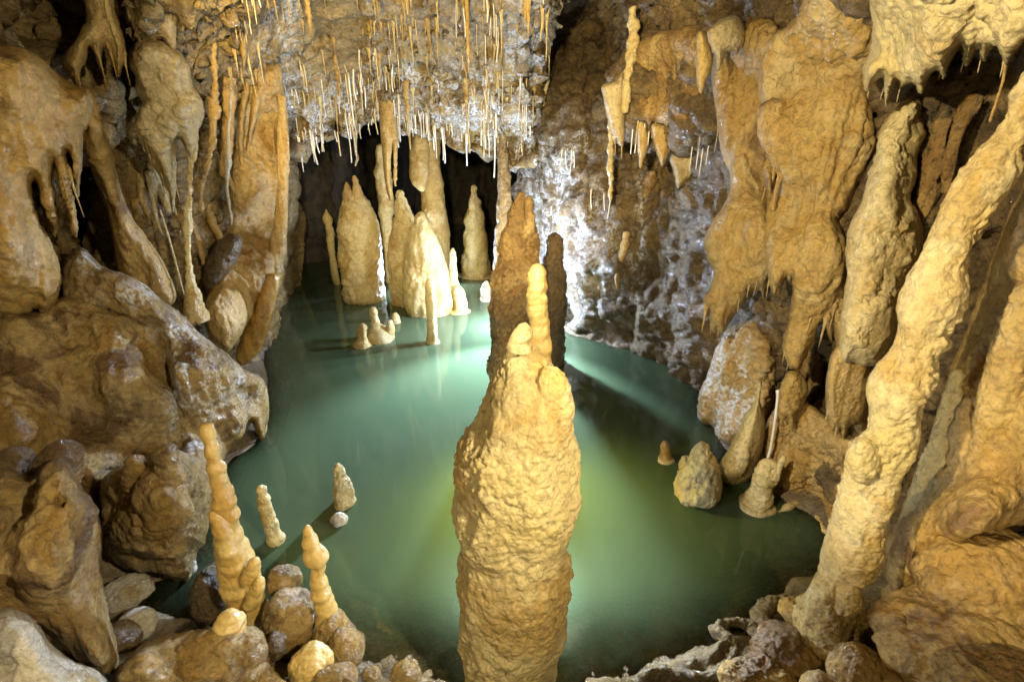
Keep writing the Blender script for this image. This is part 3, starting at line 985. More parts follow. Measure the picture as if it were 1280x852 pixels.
spike = []
for j, mk in enumerate(['tan', 'gold', 'cream']):
    z = -np.linspace(0, 1, 9)
    p = np.stack([.03 * np.sin(4 * z + j), .03 * np.cos(3 * z + j), z], -1)
    v, q, t = tube3(p, np.array([.34, .22, .155, .12, .095, .075, .06, .04, .015]), .05, minring=12)
    v = relief(v * np.array([1, 1, 1.0]), q, t, 'rings', .9, .35, None, .2)
    spike.append(link_mesh('stalactite', v, q, t, M[mk]))
rx = clumped(285, 700, 12)
for i in range(120):
    x, y = rx(), random.choice([-15, 5, 28, 40, 70, 95, 112, 130]) + random.uniform(-10, 10)
    c = ceil_point(x, min(y, float(lip(x)) - 25))
    k = depth(x, y, c[1]) / F
    l = random.choice([8, 10, 14, 18, 26, 40]) * random.uniform(.8, 1.3)
    o = spike[i % 3] if i < 3 else spike[i % 3].copy()
    if i >= 3:
        COL.objects.link(o)
    o.location = (c[0], c[1], c[2] + .05)
    w_ = k * random.uniform(8, 17)
    o.scale = (w_, w_, l * k + .05)
    o.rotation_euler = (random.uniform(-.06, .06), random.uniform(-.06, .06), random.uniform(0, 6.28))
    tag(o, 'small %s stalactite among the straws on the cave ceiling' % ['tan', 'golden', 'cream'][i % 3], 'stalactite', 'small stalactites on the cave ceiling')


GD = 'drip points fringing the flowstone'
random.seed(31)
for n_, (x, y, Yq, l, w_, mi) in enumerate([
    (884, 395, 2.78, 26, 12, 1), (893, 402, 2.78, 20, 10, 1), (902, 400, 2.74, 24, 11, 1), (914, 388, 2.7, 22, 9, 1), (928, 372, 2.66, 20, 9, 2), (940, 356, 2.6, 18, 9, 2), (952, 350, 2.56, 22, 10, 1),
    (966, 345, 2.5, 30, 11, 1), (976, 338, 2.48, 22, 9, 1), (996, 440, 2.36, 30, 14, 1), (986, 432, 2.38, 26, 10, 1), (1008, 428, 2.34, 24, 10, 1), (1020, 396, 2.25, 22, 9, 2), (1036, 410, 2.2, 28, 12, 0), (1046, 395, 2.2, 26, 10, 0),
    (970, 225, 2.58, 34, 10, 1), (962, 232, 2.6, 28, 8, 1), (978, 215, 2.56, 26, 8, 1), (800, 150, 3.95, 26, 10, 2), (822, 150, 3.9, 20, 9, 2), (842, 155, 3.8, 30, 12, 0), (856, 158, 3.7, 22, 9, 0), (880, 160, 3.5, 26, 11, 0), (900, 165, 3.35, 22, 9, 2), (770, 170, 4.0, 22, 9, 2), (778, 165, 4.0, 30, 10, 2),
    (1040, 520, 1.95, 24, 9, 2), (1052, 525, 1.95, 30, 10, 2), (1066, 515, 1.95, 24, 9, 0), (1078, 505, 1.95, 22, 9, 0),
    (1095, 95, 1.98, 22, 12, 2), (1116, 100, 1.95, 20, 10, 2), (1134, 98, 1.9, 24, 12, 2), (1165, 90, 1.82, 20, 11, 2), (1192, 66, 1.76, 26, 12, 2), (1218, 62, 1.68, 22, 12, 2), (1240, 58, 1.62, 26, 13, 2), (1268, 68, 1.55, 22, 12, 2),
    (176, 168, 2.85, 30, 10, 2), (188, 185, 2.88, 34, 10, 2), (200, 205, 2.9, 40, 11, 2), (226, 172, 2.92, 26, 9, 2), (212, 215, 2.92, 36, 9, 2), (168, 165, 2.85, 22, 8, 2), (66, 200, 2.25, 50, 14, 1), (82, 225, 2.28, 46, 12, 1),
    (118, 70, 2.6, 30, 10, 1), (132, 64, 2.6, 28, 10, 1), (90, 88, 2.6, 24, 10, 1), (152, 78, 2.62, 24, 10, 1), (165, 36, 2.75, 22, 10, 2), (186, 40, 2.75, 20, 10, 2), (206, 44, 2.78, 24, 10, 2),
]):
    o = spike[mi].copy()
    COL.objects.link(o)
    c = P(x, y, Yq)
    k = depth(x, y, Yq) / F
    o.location = c + np.array([0, .03, 12 * k])
    o.scale = (w_ * 1.05 * k, w_ * 1.05 * k, (l + 14) * k)
    o.rotation_euler = (random.uniform(-.08, .08), random.uniform(-.08, .08), random.uniform(0, 6.28))
    side = 'left' if x < 400 else 'right'
    tag(o, 'small %s drip point on the lower edge of the %s-hand flowstone' % (['tan', 'golden', 'cream'][mi], side), 'stalactite', GD)


def rib(x, y, l, r, Yf, off, mat, label, group):
    pts_ = []
    for u in np.linspace(0, 1, 7):
        yy = y + l * u
        xx = x + (640 - x) * (l * u) / (1900 - y) + 3.5 * math.sin(u * 5 + x)
        pts_.append((xx, yy, max(.6, r * (1.25 - .25 * math.cos(u * 9 + x)) * (1 - .75 * u ** 2)), None))
    ym = float(Yf(np.array([x]), np.array([y + l * .45]))[0]) - off
    one('stalactite', tube_mesh([p_[:3] for p_ in pts_], ym, step=1.3), mat, label, 'stalactite', 'curtain', .22, .8, group)


random.seed(23)
for x, y, l, r, m_ in [(112, 150, 90, 3, 'ochre'), (128, 185, 80, 3, 'tan'), (150, 190, 60, 4, 'ochre'), (160, 205, 48, 5, 'ochre'), (172, 215, 70, 3, 'tan'), (183, 215, 75, 3, 'pale'), (192, 205, 62, 4, 'pale'), (203, 210, 58, 3, 'pale'),
                       (230, 240, 90, 3, 'tan'), (262, 255, 70, 3.5, 'ochre'), (272, 150, 90, 3.5, 'tan'), (277, 20, 90, 4, 'ochre'), (240, 10, 70, 5, 'ochre'), (228, 20, 60, 4, 'tan'), (295, 160, 110, 3, 'tan'), (300, 100, 80, 3, 'ochre'), (140, 330, 50, 3, 'tan'), (165, 250, 90, 3, 'ochre'), (250, 80, 80, 3.5, 'ochre')]:
    rib(x, y, l, r, left_Y, .12, m_, 'thin %s rib of dripstone running down the left cave wall' % {'ochre': 'ochre', 'tan': 'tan', 'pale': 'pale grey'}[m_], 'ribs on the left cave wall')
for x, y, l, r, m_ in [(770, 190, 60, 3, 'tan'), (812, 215, 60, 4, 'brown'), (850, 250, 70, 5, 'brown'), (780, 290, 70, 3, 'tan'), (1046, 270, 150, 7, 'brown'), (1040, 300, 120, 5, 'tan'), (1012, 420, 110, 6, 'brown'), (1024, 440, 90, 5, 'brown'), (1095, 470, 70, 6, 'tan'), (1180, 150, 130, 8, 'brown'), (1215, 120, 120, 7, 'brown'), (1165, 230, 120, 7, 'brown'), (868, 330, 60, 4, 'brown')]:
    rib(x, y, l, r, right_Y, .10, m_, '%s rib of dripstone running down the right cave wall' % {'ochre': 'ochre', 'tan': 'tan', 'brown': 'rough brown'}[m_], 'ribs on the right cave wall')

# ================================================================== LEFT SIDE
one('flowstone', slab_mesh([(100, -40), (108, 18), (99, 36), (92, 52), (81, 66), (77, 82), (84, 92), (92, 102), (98, 107), (101, 92), (108, 78), (111, 60), (117, 64), (121, 76), (127, 84), (127, 68), (131, 60), (136, 72), (142, 84), (149, 97), (153, 86), (158, 76), (158, 58), (151, 34), (144, 14), (138, -40)], 2.72, .14, D=14, drip=6, step=1.5), 'gold',
    'yellow knotted flowstone clump with drip points in the upper left', 'flowstone', 'knob', .3, .8)
one('drapery', slab_mesh([(152, -60), (154, 12), (160, 28), (165, 38), (163, 45), (170, 51), (184, 47), (194, 52), (202, 46), (210, 54), (217, 64), (220, 36), (222, -60)], 2.85, .12, D=22, drip=9, step=1.5), 'pale',
    'pale fluted curtain at the top edge above the hanging flowstone', 'drapery', 'curtain', .45, 1.2)
many('flowstone', [
    ('body', slab_mesh([(160, 66), (168, 54), (184, 47), (205, 52), (225, 66), (235, 86), (237, 106), (248, 122), (253, 140), (248, 157), (244, 180), (239, 198), (234, 188), (228, 178), (222, 172), (219, 190), (219, 215), (218, 245), (216, 272), (213, 248), (205, 226), (195, 211), (185, 194), (175, 175), (165, 171), (160, 160), (168, 145), (177, 129), (170, 116), (168, 92), (161, 80)], [(170, 60, 2.85), (240, 80, 2.95), (220, 200, 3.05), (170, 160, 2.95)], .18, D=20, T2=.06, D2=50, drip=10, step=1.5), 'pale', 'bulge', .5, .9),
    ('long_stalactite', tube_mesh([(249, 132, 4), (246, 155, 4), (243, 180, 4.2), (239, 205, 3), (237, 235, 2.5), (235, 265, 4), (234, 290, 4.4), (236, 325, 3.4), (239, 352, 6), (243, 385, 12), (246, 400, 14)], 2.98, step=1.3), 'cream', 'wax', .2, .5),
], 'pale grey hanging flowstone with ragged fringe and one long drip reaching the slope', 'flowstone')
one('stalactite', tube_mesh([(266, 40, 3), (268, 80, 3.5), (268, 130, 4), (266, 170, 3.2), (260, 205, 3), (252, 235, 2.8), (251, 262, 1)], 3.25, step=1.3), 'ochre', 'snaking ochre rib down the wall right of the pale hanging flowstone', 'stalactite', 'wax', .2, .8)
one('stalactite', tube_mesh([(288, 60, 6), (287, 120, 7), (284, 180, 6), (281, 220, 4)], 3.75, step=1.5), 'ochre', 'brown rib on the left wall between the snaking rib and the pillar', 'stalactite', 'flow', .25, 1.0)
one('drapery', slab_mesh([(286, 88), (292, 95), (291, 130), (288, 170), (289, 205), (286, 235), (291, 272), (287, 280), (281, 240), (281, 200), (284, 150)], 3.75, .05, D=6, step=1.3), 'paleglint', 'narrow glittering blade of drapery between the snaking rib and the left pillar', 'drapery', 'curtain', .25, .8)
one('drapery', slab_mesh([(306, 100), (312, 110), (308, 130), (304, 160), (303, 190), (304, 212), (300, 200), (297, 165), (299, 135)], 4.0, .05, D=6, step=1.3), 'ochre', 'short brown blade of drapery just left of the pillar top', 'drapery', 'curtain', .25, .8)
one('drapery', slab_mesh([(318, 10), (328, 40), (334, 75), (330, 110), (320, 150), (312, 185), (306, 210), (309, 165), (314, 120), (312, 70)], 4.15, .06, D=8, step=1.3), 'ochre', 'curved orange drapery edge running from the ceiling down to the pillar', 'drapery', 'curtain', .25, .8)
one('root', tube_mesh([(200, 262, 1), (209, 290, 1.2), (220, 330, 1.2), (232, 379, 1.4)], 3.05, step=1.2), 'pale', 'thin straight grey stem leaning against the left wall', 'stem')
one('rock_ridge', slab_mesh([(100, 120), (116, 112), (125, 150), (140, 190), (150, 230), (165, 270), (185, 300), (205, 330), (220, 370), (205, 385), (170, 372), (148, 345), (142, 310), (134, 270), (122, 235), (108, 195), (100, 160)], [(110, 130, 2.7), (150, 250, 3.0), (200, 370, 3.1)], .16, D=18, step=1.6), 'ochre',
    'brown sloping rock ridge right of the dark hole in the left wall', 'rock', 'flow', .45, .9)
one('flowstone_shelf', slab_mesh([(-260, 40), (-60, 46), (0, 55), (40, 66), (86, 102), (110, 108), (119, 122), (114, 146), (104, 162), (102, 185), (101, 212), (96, 244), (92, 226), (88, 204), (84, 192), (87, 228), (94, 262), (96, 293), (90, 286), (83, 262), (76, 232), (67, 200), (65, 222), (68, 248), (72, 270), (70, 292), (64, 285), (57, 268), (50, 248), (44, 228), (42, 240), (50, 275), (62, 300), (72, 325), (77, 345), (74, 368), (60, 388), (45, 384), (20, 395), (-60, 396), (-260, 400)],
    [(-200, 200, 1.7), (0, 80, 2.35), (0, 300, 2.25), (110, 120, 2.6), (90, 280, 2.5), (70, 350, 2.45)], .22, D=24, T2=.12, D2=70, back=1.0, drip=9, step=1.7), 'ochre',
    'broad brown ledge at the far left edge with blunt drips over the dark hole', 'flowstone', 'flow', .5, .9)
many('pillar', [
    ('body', slab_mesh([(286, 95), (308, 84), (330, 78), (350, 84), (356, 150), (357, 220), (357, 280), (352, 318), (347, 305), (342, 345), (334, 378), (324, 395), (312, 400), (300, 420), (284, 440), (266, 428), (256, 408), (256, 380), (268, 350), (274, 310), (282, 270), (286, 220), (288, 160)], [(300, 100, 4.3), (350, 170, 4.6), (355, 260, 4.5), (290, 230, 4.05), (340, 380, 3.9), (260, 400, 3.35), (285, 430, 3.4)], .11, D=14, step=1.5, T2=.07, D2=34), 'tan', 'curtain', .55, 1.1),
    ('edge_rib', tube_mesh([(352, 120, 5), (354, 170, 6), (353, 220, 6), (352, 260, 7), (348, 300, 8), (342, 340, 9), (338, 362, 9)], 4.05, step=1.5), 'tan', 'curtain', .3, .8),
    ('honey_tip', tube_mesh([(341, 345, 8), (334, 375, 10), (325, 402, 12), (316, 424, 12.5), (306, 444, 10), (300, 455, 4)], 3.66, step=1.5), 'honey', 'curtain', .3, .6),
], 'tall tan drapery pillar at the left shore ending in a honey-coloured tip', 'pillar')
one('drapery', slab_mesh([(342, 150), (352, 140), (356, 170), (357, 230), (358, 280), (354, 316), (350, 308), (347, 290), (345, 240), (343, 200)], 4.4, .06, D=8, step=1.4), 'ochre', 'thin orange blade of drapery along the edge of the left pillar', 'drapery', 'curtain', .3, .6)
one('boulder', slab_mesh([(255, 350), (262, 325), (275, 302), (290, 292), (302, 298), (300, 315), (290, 335), (275, 355), (262, 368)], 3.55, .14, D=16, step=1.5), 'umber', 'dark rough knob of rock lodged between the left wall and the pillar', 'rock', 'rough', .35, 1.0)
many('flowstone', [
    ('ridge', slab_mesh([(76, 372), (78, 332), (98, 310), (112, 318), (130, 334), (152, 342), (178, 354), (206, 376), (230, 394), (246, 412), (264, 426), (290, 448), (308, 464), (326, 470), (334, 486), (335, 515), (330, 548), (322, 542), (314, 526), (304, 546), (292, 556), (280, 570), (272, 600), (264, 640), (240, 650), (224, 630), (226, 590), (220, 540), (214, 490), (206, 446), (196, 420), (168, 404), (130, 392), (98, 390)],
               [(90, 330, 2.72), (150, 360, 2.62), (200, 400, 2.65), (230, 400, 2.9), (215, 480, 2.5), (235, 600, 2.25), (330, 500, 3.2), (290, 540, 2.8), (270, 600, 2.45)], .14, D=14, T2=.10, D2=60, step=1.6, back=.9), 'glaze', 'flow', .5, 1.0),
    ('face', slab_mesh([(-260, 380), (-80, 384), (0, 390), (40, 392), (66, 376), (90, 372), (130, 384), (170, 396), (204, 410), (222, 440), (232, 500), (236, 560), (236, 625), (200, 640), (120, 655), (0, 660), (-260, 665)],
               [(-200, 500, 1.75), (0, 400, 2.32), (0, 560, 2.0), (100, 400, 2.55), (150, 500, 2.40), (225, 430, 2.78), (228, 560, 2.5), (215, 600, 2.45), (100, 600, 2.1)], .10, D=26, T2=.14, D2=90, step=1.6, back=.8), 'glaze', 'flow', .75, 1.1),
    ('rib', tube_mesh([(280, 470, 4), (278, 500, 4), (276, 530, 4), (274, 565, 5)], 2.62, step=1.4), 'cream', 'wax', .15, .6),
], 'great brown flowstone slope on the left bank with white glints painted on its crest', 'flowstone', glint_crust=[(118, 328, 18, 10, 1.3), (180, 370, 30, 11, 1.4), (240, 412, 28, 12, 1.4), (222, 470, 9, 46, 1.4), (238, 550, 12, 34, 1.1), (290, 480, 20, 16, .8)])
many('stalactite', [
    ('body', slab_mesh([(300, 466), (318, 468), (332, 482), (336, 510), (332, 545), (328, 552), (322, 530), (312, 520), (300, 500)], 3.1, .10, D=14, step=1.5), 'cream', 'flow', .3, .8),
    ('orange_tip', tube_mesh([(328, 510, 4), (328, 530, 4), (327, 550, 1.5)], 3.0, step=1.3), 'honey', 'wax', .1, .6),
], 'pale corner lobe with an orange drip tip overhanging the water on the left bank', 'stalactite')
many('flowstone', [
    ('body', slab_mesh([(124, 610), (134, 592), (150, 582), (170, 582), (190, 566), (205, 558), (226, 566), (248, 578), (264, 594), (270, 612), (262, 646), (256, 676), (246, 692), (241, 726), (225, 729), (200, 721), (165, 714), (140, 700), (128, 672)], [(140, 620, 1.95), (200, 640, 1.8), (260, 610, 2.0), (230, 720, 1.95)], .24, D=34, T2=.06, D2=60, step=1.6), 'glaze', 'bulge', .45, .7),
    ('knob', tube_mesh([(208, 560, 8), (210, 568, 14), (212, 582, 15), (216, 602, 15), (222, 618, 8)], 1.62, step=1.5), 'glaze', 'wax', .2, .7),
    ('knob', tube_mesh([(168, 572, 6), (169, 578, 12), (170, 592, 14), (168, 612, 10)], 1.66, step=1.5), 'glaze', 'wax', .2, .7),
    ('tip', tube_mesh([(233, 700, 7), (234, 712, 9), (235, 724, 8), (238, 731, 3)], 1.82, step=1.4), 'paleglint', 'wax', .12, .7),
], 'bulbous wet brown flowstone lobe hanging over the left foreground rocks', 'flowstone')
many('boulder', [
    ('body', slab_mesh([(-180, 600), (-60, 590), (0, 580), (18, 584), (38, 594), (52, 580), (70, 572), (86, 578), (94, 592), (106, 612), (120, 634), (127, 664), (128, 710), (134, 760), (143, 800), (147, 822), (142, 846), (120, 850), (100, 846), (70, 830), (30, 815), (-60, 820), (-180, 840)], [(-150, 700, 1.1), (0, 620, 1.45), (60, 700, 1.25), (130, 700, 1.42), (140, 840, 1.22)], .20, D=40, T2=.08, D2=70, step=1.6, back=.8), 'glaze', 'flow', .6, .6),
    ('knob', tube_mesh([(70, 560, 12), (71, 566, 20), (72, 580, 25), (70, 604, 24)], 1.42, step=1.5), 'glaze', 'wax', .2, .8),
    ('knob', tube_mesh([(12, 568, 12), (13, 574, 20), (14, 588, 26), (14, 612, 22)], 1.44, step=1.5), 'umber', 'wax', .2, .8),
], 'big glossy ochre boulder with two humps in the lower left', 'boulder')
one('boulder', slab_mesh([(-180, 790), (-60, 772), (0, 760), (26, 766), (46, 780), (62, 802), (84, 824), (108, 832), (128, 842), (140, 870), (140, 960), (-180, 980)], [(-100, 850, .85), (0, 790, 1.02), (130, 850, 1.05), (60, 950, .9)], .12, D=34, T2=.06, D2=60, step=1.6), 'paleglint',
    'pale bluish wet boulder in the bottom left corner', 'boulder', 'bulge', .35, .7)

# foreground rocks
many('boulder', [
    ('body', slab_mesh([(140, 850), (158, 826), (180, 806), (212, 794), (250, 786), (285, 782), (320, 784), (334, 800), (340, 822), (338, 860), (330, 930), (140, 940)], [(150, 850, 1.12), (240, 800, 1.28), (330, 800, 1.32), (240, 900, 1.08)], .12, D=34, T2=.03, step=1.6), 'glaze', 'bulge', .35, .7),
    ('knob', tube_mesh([(289, 769, 9), (288, 775, 16), (287, 786, 18.5), (288, 802, 16), (288, 812, 18), (288, 828, 14)], 1.22, step=1.4), 'wax', 'wax', .15, .8),
], 'long smooth brown boulder with a round knob on its end, bottom left', 'boulder')
GR = 'rounded rocks along the near bank'
for (x, y, rx, ry, Yr, mk, lab) in [
    (205, 856, 26, 18, 1.05, 'glaze', 'yellow round rock at the bottom edge beside the pale corner boulder'),
    (168, 852, 26, 22, 1.06, 'glaze', 'brown round rock at the bottom edge left of the yellow one'),
    (300, 872, 56, 26, 1.08, 'glaze', 'flat brown rock at the bottom edge below the knobbed boulder'),
    (388, 830, 26, 24, 1.22, 'wax', 'domed yellow rock at the bottom edge under the twin ringed stalagmite'),
    (420, 848, 26, 14, 1.15, 'glaze', 'low tan rock at the bottom edge right of the domed yellow one'),
    (464, 842, 11, 8, 1.25, 'glaze', 'small shiny pebble in the shallows, first from the left bank rocks'),
    (508, 842, 19, 14, 1.22, 'glaze', 'larger shiny pebble in the shallows near the bottom edge'),
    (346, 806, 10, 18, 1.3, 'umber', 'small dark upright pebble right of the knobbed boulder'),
    (270, 740, 24, 40, 1.62, 'umber', 'dark rock left of the branching stalagmite foot'),  # coloured umber to read as the black gap between the rocks
    (362, 776, 34, 40, 1.45, 'glaze', 'brown lumpy rock between the two ringed stalagmites'),
    (356, 726, 20, 20, 1.6, 'glaze', 'small brown hump behind the lumpy rock by the branching stalagmite'),
    (432, 812, 24, 26, 1.34, 'glaze', 'wet grey-brown rock at the foot of the ringed stalagmite'),
    (155, 740, 34, 18, 1.65, 'paleglint', 'glistening wet rock under the hanging brown lobe'),
    (172, 780, 22, 18, 1.45, 'paleglint', 'small glistening rock beside the big glossy ochre boulder'),
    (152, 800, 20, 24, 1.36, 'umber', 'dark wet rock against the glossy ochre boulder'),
    (572, 775, 12, 34, 1.72, 'paleglint', 'glistening rock just left of the foot of the huge central stalagmite'),
    (712, 850, 24, 30, 1.55, 'ochre', 'ochre rock at the right foot of the huge central stalagmite'),
    (1122, 812, 19, 15, 1.22, 'ochre', 'small flat disc-shaped rock right of the leaning column foot'),
    (1072, 836, 34, 28, 1.1, 'ochre', 'round ribbed rock below the foot of the leaning column'),
    (1110, 856, 30, 22, 1.05, 'ochre', 'round ribbed rock at the bottom edge right of the leaning column'),
    (1030, 862, 26, 16, 1.08, 'ochre', 'small ribbed rock at the bottom edge under the leaning column'),
    (1086, 775, 22, 26, 1.38, 'brown', 'dark rock tucked right behind the leaning column foot'),
    (985, 808, 46, 20, 1.3, 'ochre', 'low pitted rock left of the leaning column foot'),
    (950, 850, 48, 16, 1.18, 'ochre', 'low pitted rock at the bottom edge inside the rimstone'),
    (1000, 762, 26, 12, 1.5, 'ochre', 'low pitted rock at the water edge left of the leaning column'),
    (1150, 765, 34, 52, 1.3, 'ochre', 'upright brown lump between the leaning column and the right boulder'),
    (1215, 812, 105, 58, 1.08, 'ochre', 'large brown boulder in the lower right corner'),
    (1235, 728, 84, 60, 1.2, 'ochre', 'large brown boulder under the right flowstone wall'),
    (1255, 862, 70, 40, .9, 'brown', 'brown boulder cut by the bottom right corner'),
]:
    one('rock', blob_mesh(x, y, rx, ry, Yr), mk, lab, 'rock', 'bulge', max(.08, rx / 600 * Yr * 2.6), .8, GR, fine=.7)

# foreground left stalagmites
many('stalagmite', [
    ('shaft', tube_mesh([(258, 529, 4), (259, 534, 9), (263, 550, 9.5), (268, 575, 10), (273, 600, 11.5), (278, 615, 12), (284, 640, 12.5), (286, 660, 11), (288, 672, 15), (292, 690, 20), (298, 712, 22), (305, 738, 22), (313, 762, 22), (320, 785, 18), (323, 795, 10)], 1.52, step=1.3), 'wax', 'rings', .34, .45),
    ('side_knob', tube_mesh([(271, 636, 4), (270, 642, 9), (275, 655, 12), (282, 680, 13), (288, 700, 12)], 1.49, step=1.3), 'wax', 'rings', .25, .45),
    ('bud', tube_mesh([(319, 697, 3), (318, 702, 7), (314, 715, 9), (308, 728, 8)], 1.46, step=1.3), 'wax', 'wax', .1, .7),
    ('bud', tube_mesh([(324, 722, 3), (324, 728, 7), (320, 742, 9), (314, 756, 8)], 1.44, step=1.3), 'wax', 'wax', .1, .7),
], 'tall branching waxy stalagmite with side buds in the left foreground', 'stalagmite')
one('stalagmite', tube_mesh([(326, 606, 3), (327, 611, 6), (331, 628, 7), (336, 648, 8), (341, 662, 9), (345, 672, 11), (346, 677, 10)], Yb(675), step=1.3, sink=.15), 'cream', 'short cream stalagmite standing in water right of the tall branching one', 'stalagmite', 'rings', .25, .4)
one('stalagmite', tube_mesh([(422, 580, 2), (423, 586, 5), (426, 600, 9), (429, 615, 12), (431, 627, 14), (431, 631, 12)], Yb(628), step=1.3, sink=.15), 'cream', 'small knobbly cone stalagmite alone in the green water', 'stalagmite', 'knob', .15, .9)
one('stalagmite', tube_mesh([(424, 643, 4), (424, 646, 8), (424, 650, 10), (424, 655, 9)], Yb(651), step=1.2, sink=.1), 'paleglint', 'tiny white nub just breaking the water below the small knobbly cone', 'stalagmite', 'wax', .05, .6)
many('stalagmite', [
    ('shaft', tube_mesh([(383, 655, 4), (384, 660, 7), (386, 672, 8.5), (389, 684, 10), (396, 698, 12), (399, 708, 8.5), (396, 720, 12), (402, 742, 13), (408, 762, 14), (414, 782, 14), (420, 797, 12)], 1.44, step=1.3), 'wax', 'rings', .30, .45),
    ('base', tube_mesh([(412, 770, 14), (416, 785, 22), (418, 805, 26), (418, 826, 24)], 1.42, step=1.4), 'glaze', 'knob', .15, .8),
], 'ringed waxy stalagmite with a pinched waist in the left foreground', 'stalagmite')

# ================================================================== RIGHT SIDE
many('column', [
    ('shaft', tube_mesh([(1330, 40, 20.5), (1298, 105, 20.5), (1266, 168, 21.3), (1240, 222, 24.4), (1215, 270, 26.0), (1189, 318, 26.0), (1170, 372, 27.6), (1150, 425, 30.0), (1128, 490, 31.1), (1117, 525, 25.9), (1101, 565, 31.1), (1080, 637, 28.6), (1066, 681, 28.2), (1043, 740, 26.8), (1034, 775, 31.1), (1026, 805, 24.3), (1022, 820, 15.6)], 1.32, step=1.6), 'cream', 'knob', .34, .85),
    ('knob', tube_mesh([(1064, 728, 5), (1064, 735, 12), (1062, 748, 14), (1056, 762, 10)], 1.25, step=1.5), 'cream', 'bulge', .2, .7),
    ('knob', tube_mesh([(1074, 552, 5), (1076, 560, 13), (1080, 575, 16), (1084, 592, 12)], 1.29, step=1.5), 'cream', 'bulge', .2, .7),
], 'tall knobbly cream column leaning outward along the right side', 'column')
many('column', [
    ('shaft', slab_mesh([(1126, 130), (1140, 122), (1152, 128), (1154, 150), (1156, 172), (1148, 195), (1147, 215), (1138, 245), (1146, 262), (1152, 280), (1154, 308), (1140, 348), (1126, 390), (1112, 430), (1100, 452), (1084, 457), (1066, 453), (1052, 450), (1049, 418), (1058, 352), (1056, 322), (1062, 284), (1076, 252), (1085, 225), (1093, 199), (1100, 163)], [(1130, 140, 2.1), (1100, 280, 2.0), (1080, 440, 1.95)], .16, D=34, step=1.5), 'cream', 'knob', .26, .9),
    ('skirt', slab_mesh([(1050, 430), (1066, 440), (1086, 450), (1086, 505), (1079, 522), (1068, 530), (1060, 535), (1054, 549), (1050, 533), (1042, 538), (1036, 530), (1032, 498), (1036, 450)], 2.02, .08, D=12, drip=9, step=1.5), 'tan', 'curtain', .3, .8),
], 'thick lumpy tan column with a drip skirt, behind the leaning column', 'column')
many('flowstone', [
    ('curtain', slab_mesh([(1080, -160), (1088, 0), (1088, 60), (1079, 84), (1080, 110), (1086, 114), (1095, 103), (1104, 98), (1106, 120), (1108, 134), (1113, 118), (1122, 100), (1127, 110), (1138, 103), (1144, 106), (1151, 118), (1158, 102), (1170, 88), (1176, 92), (1180, 100), (1186, 80), (1200, 60), (1204, 70), (1208, 82), (1214, 72), (1222, 62), (1226, 68), (1231, 78), (1236, 64), (1245, 56), (1250, 66), (1258, 84), (1266, 74), (1276, 58), (1300, 46), (1440, 20), (1440, -160)], [(1090, 60, 2.1), (1200, 40, 1.75), (1280, 40, 1.55), (1200, -150, 1.2), (1440, 0, 1.2)], .16, D=18, T2=.10, D2=70, step=1.5), 'cream', 'curtain', .35, 1.1),
    ('thin_drip', tube_mesh([(1258, 78, 3), (1254, 100, 1.6), (1246, 125, 1.4), (1238, 150, 1.8), (1237, 152, 1)], 1.6, step=1.2), 'gold', None, 0),
], 'fluted cream flowstone canopy with a saw-tooth drip edge in the upper right', 'flowstone')
one('drapery', slab_mesh([(950, 80), (965, 45), (990, 28), (1008, -20), (1016, -160), (1100, -160), (1099, 50), (1091, 85), (1090, 120), (1096, 160), (1099, 186), (1086, 214), (1069, 244), (1058, 262), (1046, 272), (1052, 286), (1061, 305), (1058, 350), (1048, 400), (1041, 430), (1034, 418), (1026, 400), (1020, 420), (1010, 440), (998, 462), (983, 449), (979, 428), (988, 398), (992, 362), (989, 345), (977, 350), (968, 364), (961, 350), (956, 300), (962, 256), (973, 228), (969, 200), (958, 176), (956, 150), (949, 110)],
    [(960, 100, 2.62), (1080, 0, 2.15), (1085, 180, 2.35), (1040, 210, 2.38), (970, 250, 2.6), (1000, 440, 2.45), (1050, 320, 2.25)], .085, D=12, T2=.05, D2=40, drip=9, step=1.5), 'gold',
    'wide golden drapery sheet sweeping down the right wall to two blunt points', 'drapery', 'curtain', .5, 1.15)
one('drapery', slab_mesh([(914, 206), (912, 240), (897, 268), (881, 296), (884, 322), (892, 336), (889, 358), (880, 374), (888, 388), (888, 412), (895, 408), (901, 414), (908, 406), (918, 392), (932, 374), (946, 360), (956, 362), (964, 350), (968, 300), (960, 250), (950, 212), (938, 192), (924, 190)], [(920, 210, 2.95), (885, 300, 2.9), (960, 300, 2.62), (890, 400, 2.85)], .10, D=14, T2=.06, D2=40, drip=10, step=1.5), 'gold',
    'bell-shaped pinkish tan drapery projecting over the pool from the right wall', 'drapery', 'curtain', .42, .9)
one('flowstone', slab_mesh([(1026, 250), (1040, 262), (1062, 276), (1078, 250), (1100, 240), (1125, 300), (1120, 400), (1098, 450), (1070, 470), (1048, 440), (1040, 400), (1028, 360), (1034, 300)], [(1030, 260, 2.52), (1110, 250, 2.3), (1060, 440, 2.3)], .10, D=14, step=1.5, drip=8), 'tan', 'rough tan flowstone wedge filling the gap between the golden drapery and the lumpy column', 'flowstone', 'rough', .35, .9)
one('flowstone', slab_mesh([(896, 60), (925, 30), (965, 20), (985, 60), (982, 130), (980, 200), (975, 240), (962, 262), (950, 240), (944, 222), (930, 215), (915, 214), (902, 190), (894, 140), (890, 100)], [(900, 80, 3.15), (970, 60, 2.75), (970, 230, 2.72), (910, 200, 3.05)], .12, D=20, step=1.5, T2=.05, drip=8), 'ochre', 'stepped brown flowstone joining the bell-shaped drapery to the overhang above', 'flowstone', 'flow', .5, 1.0)
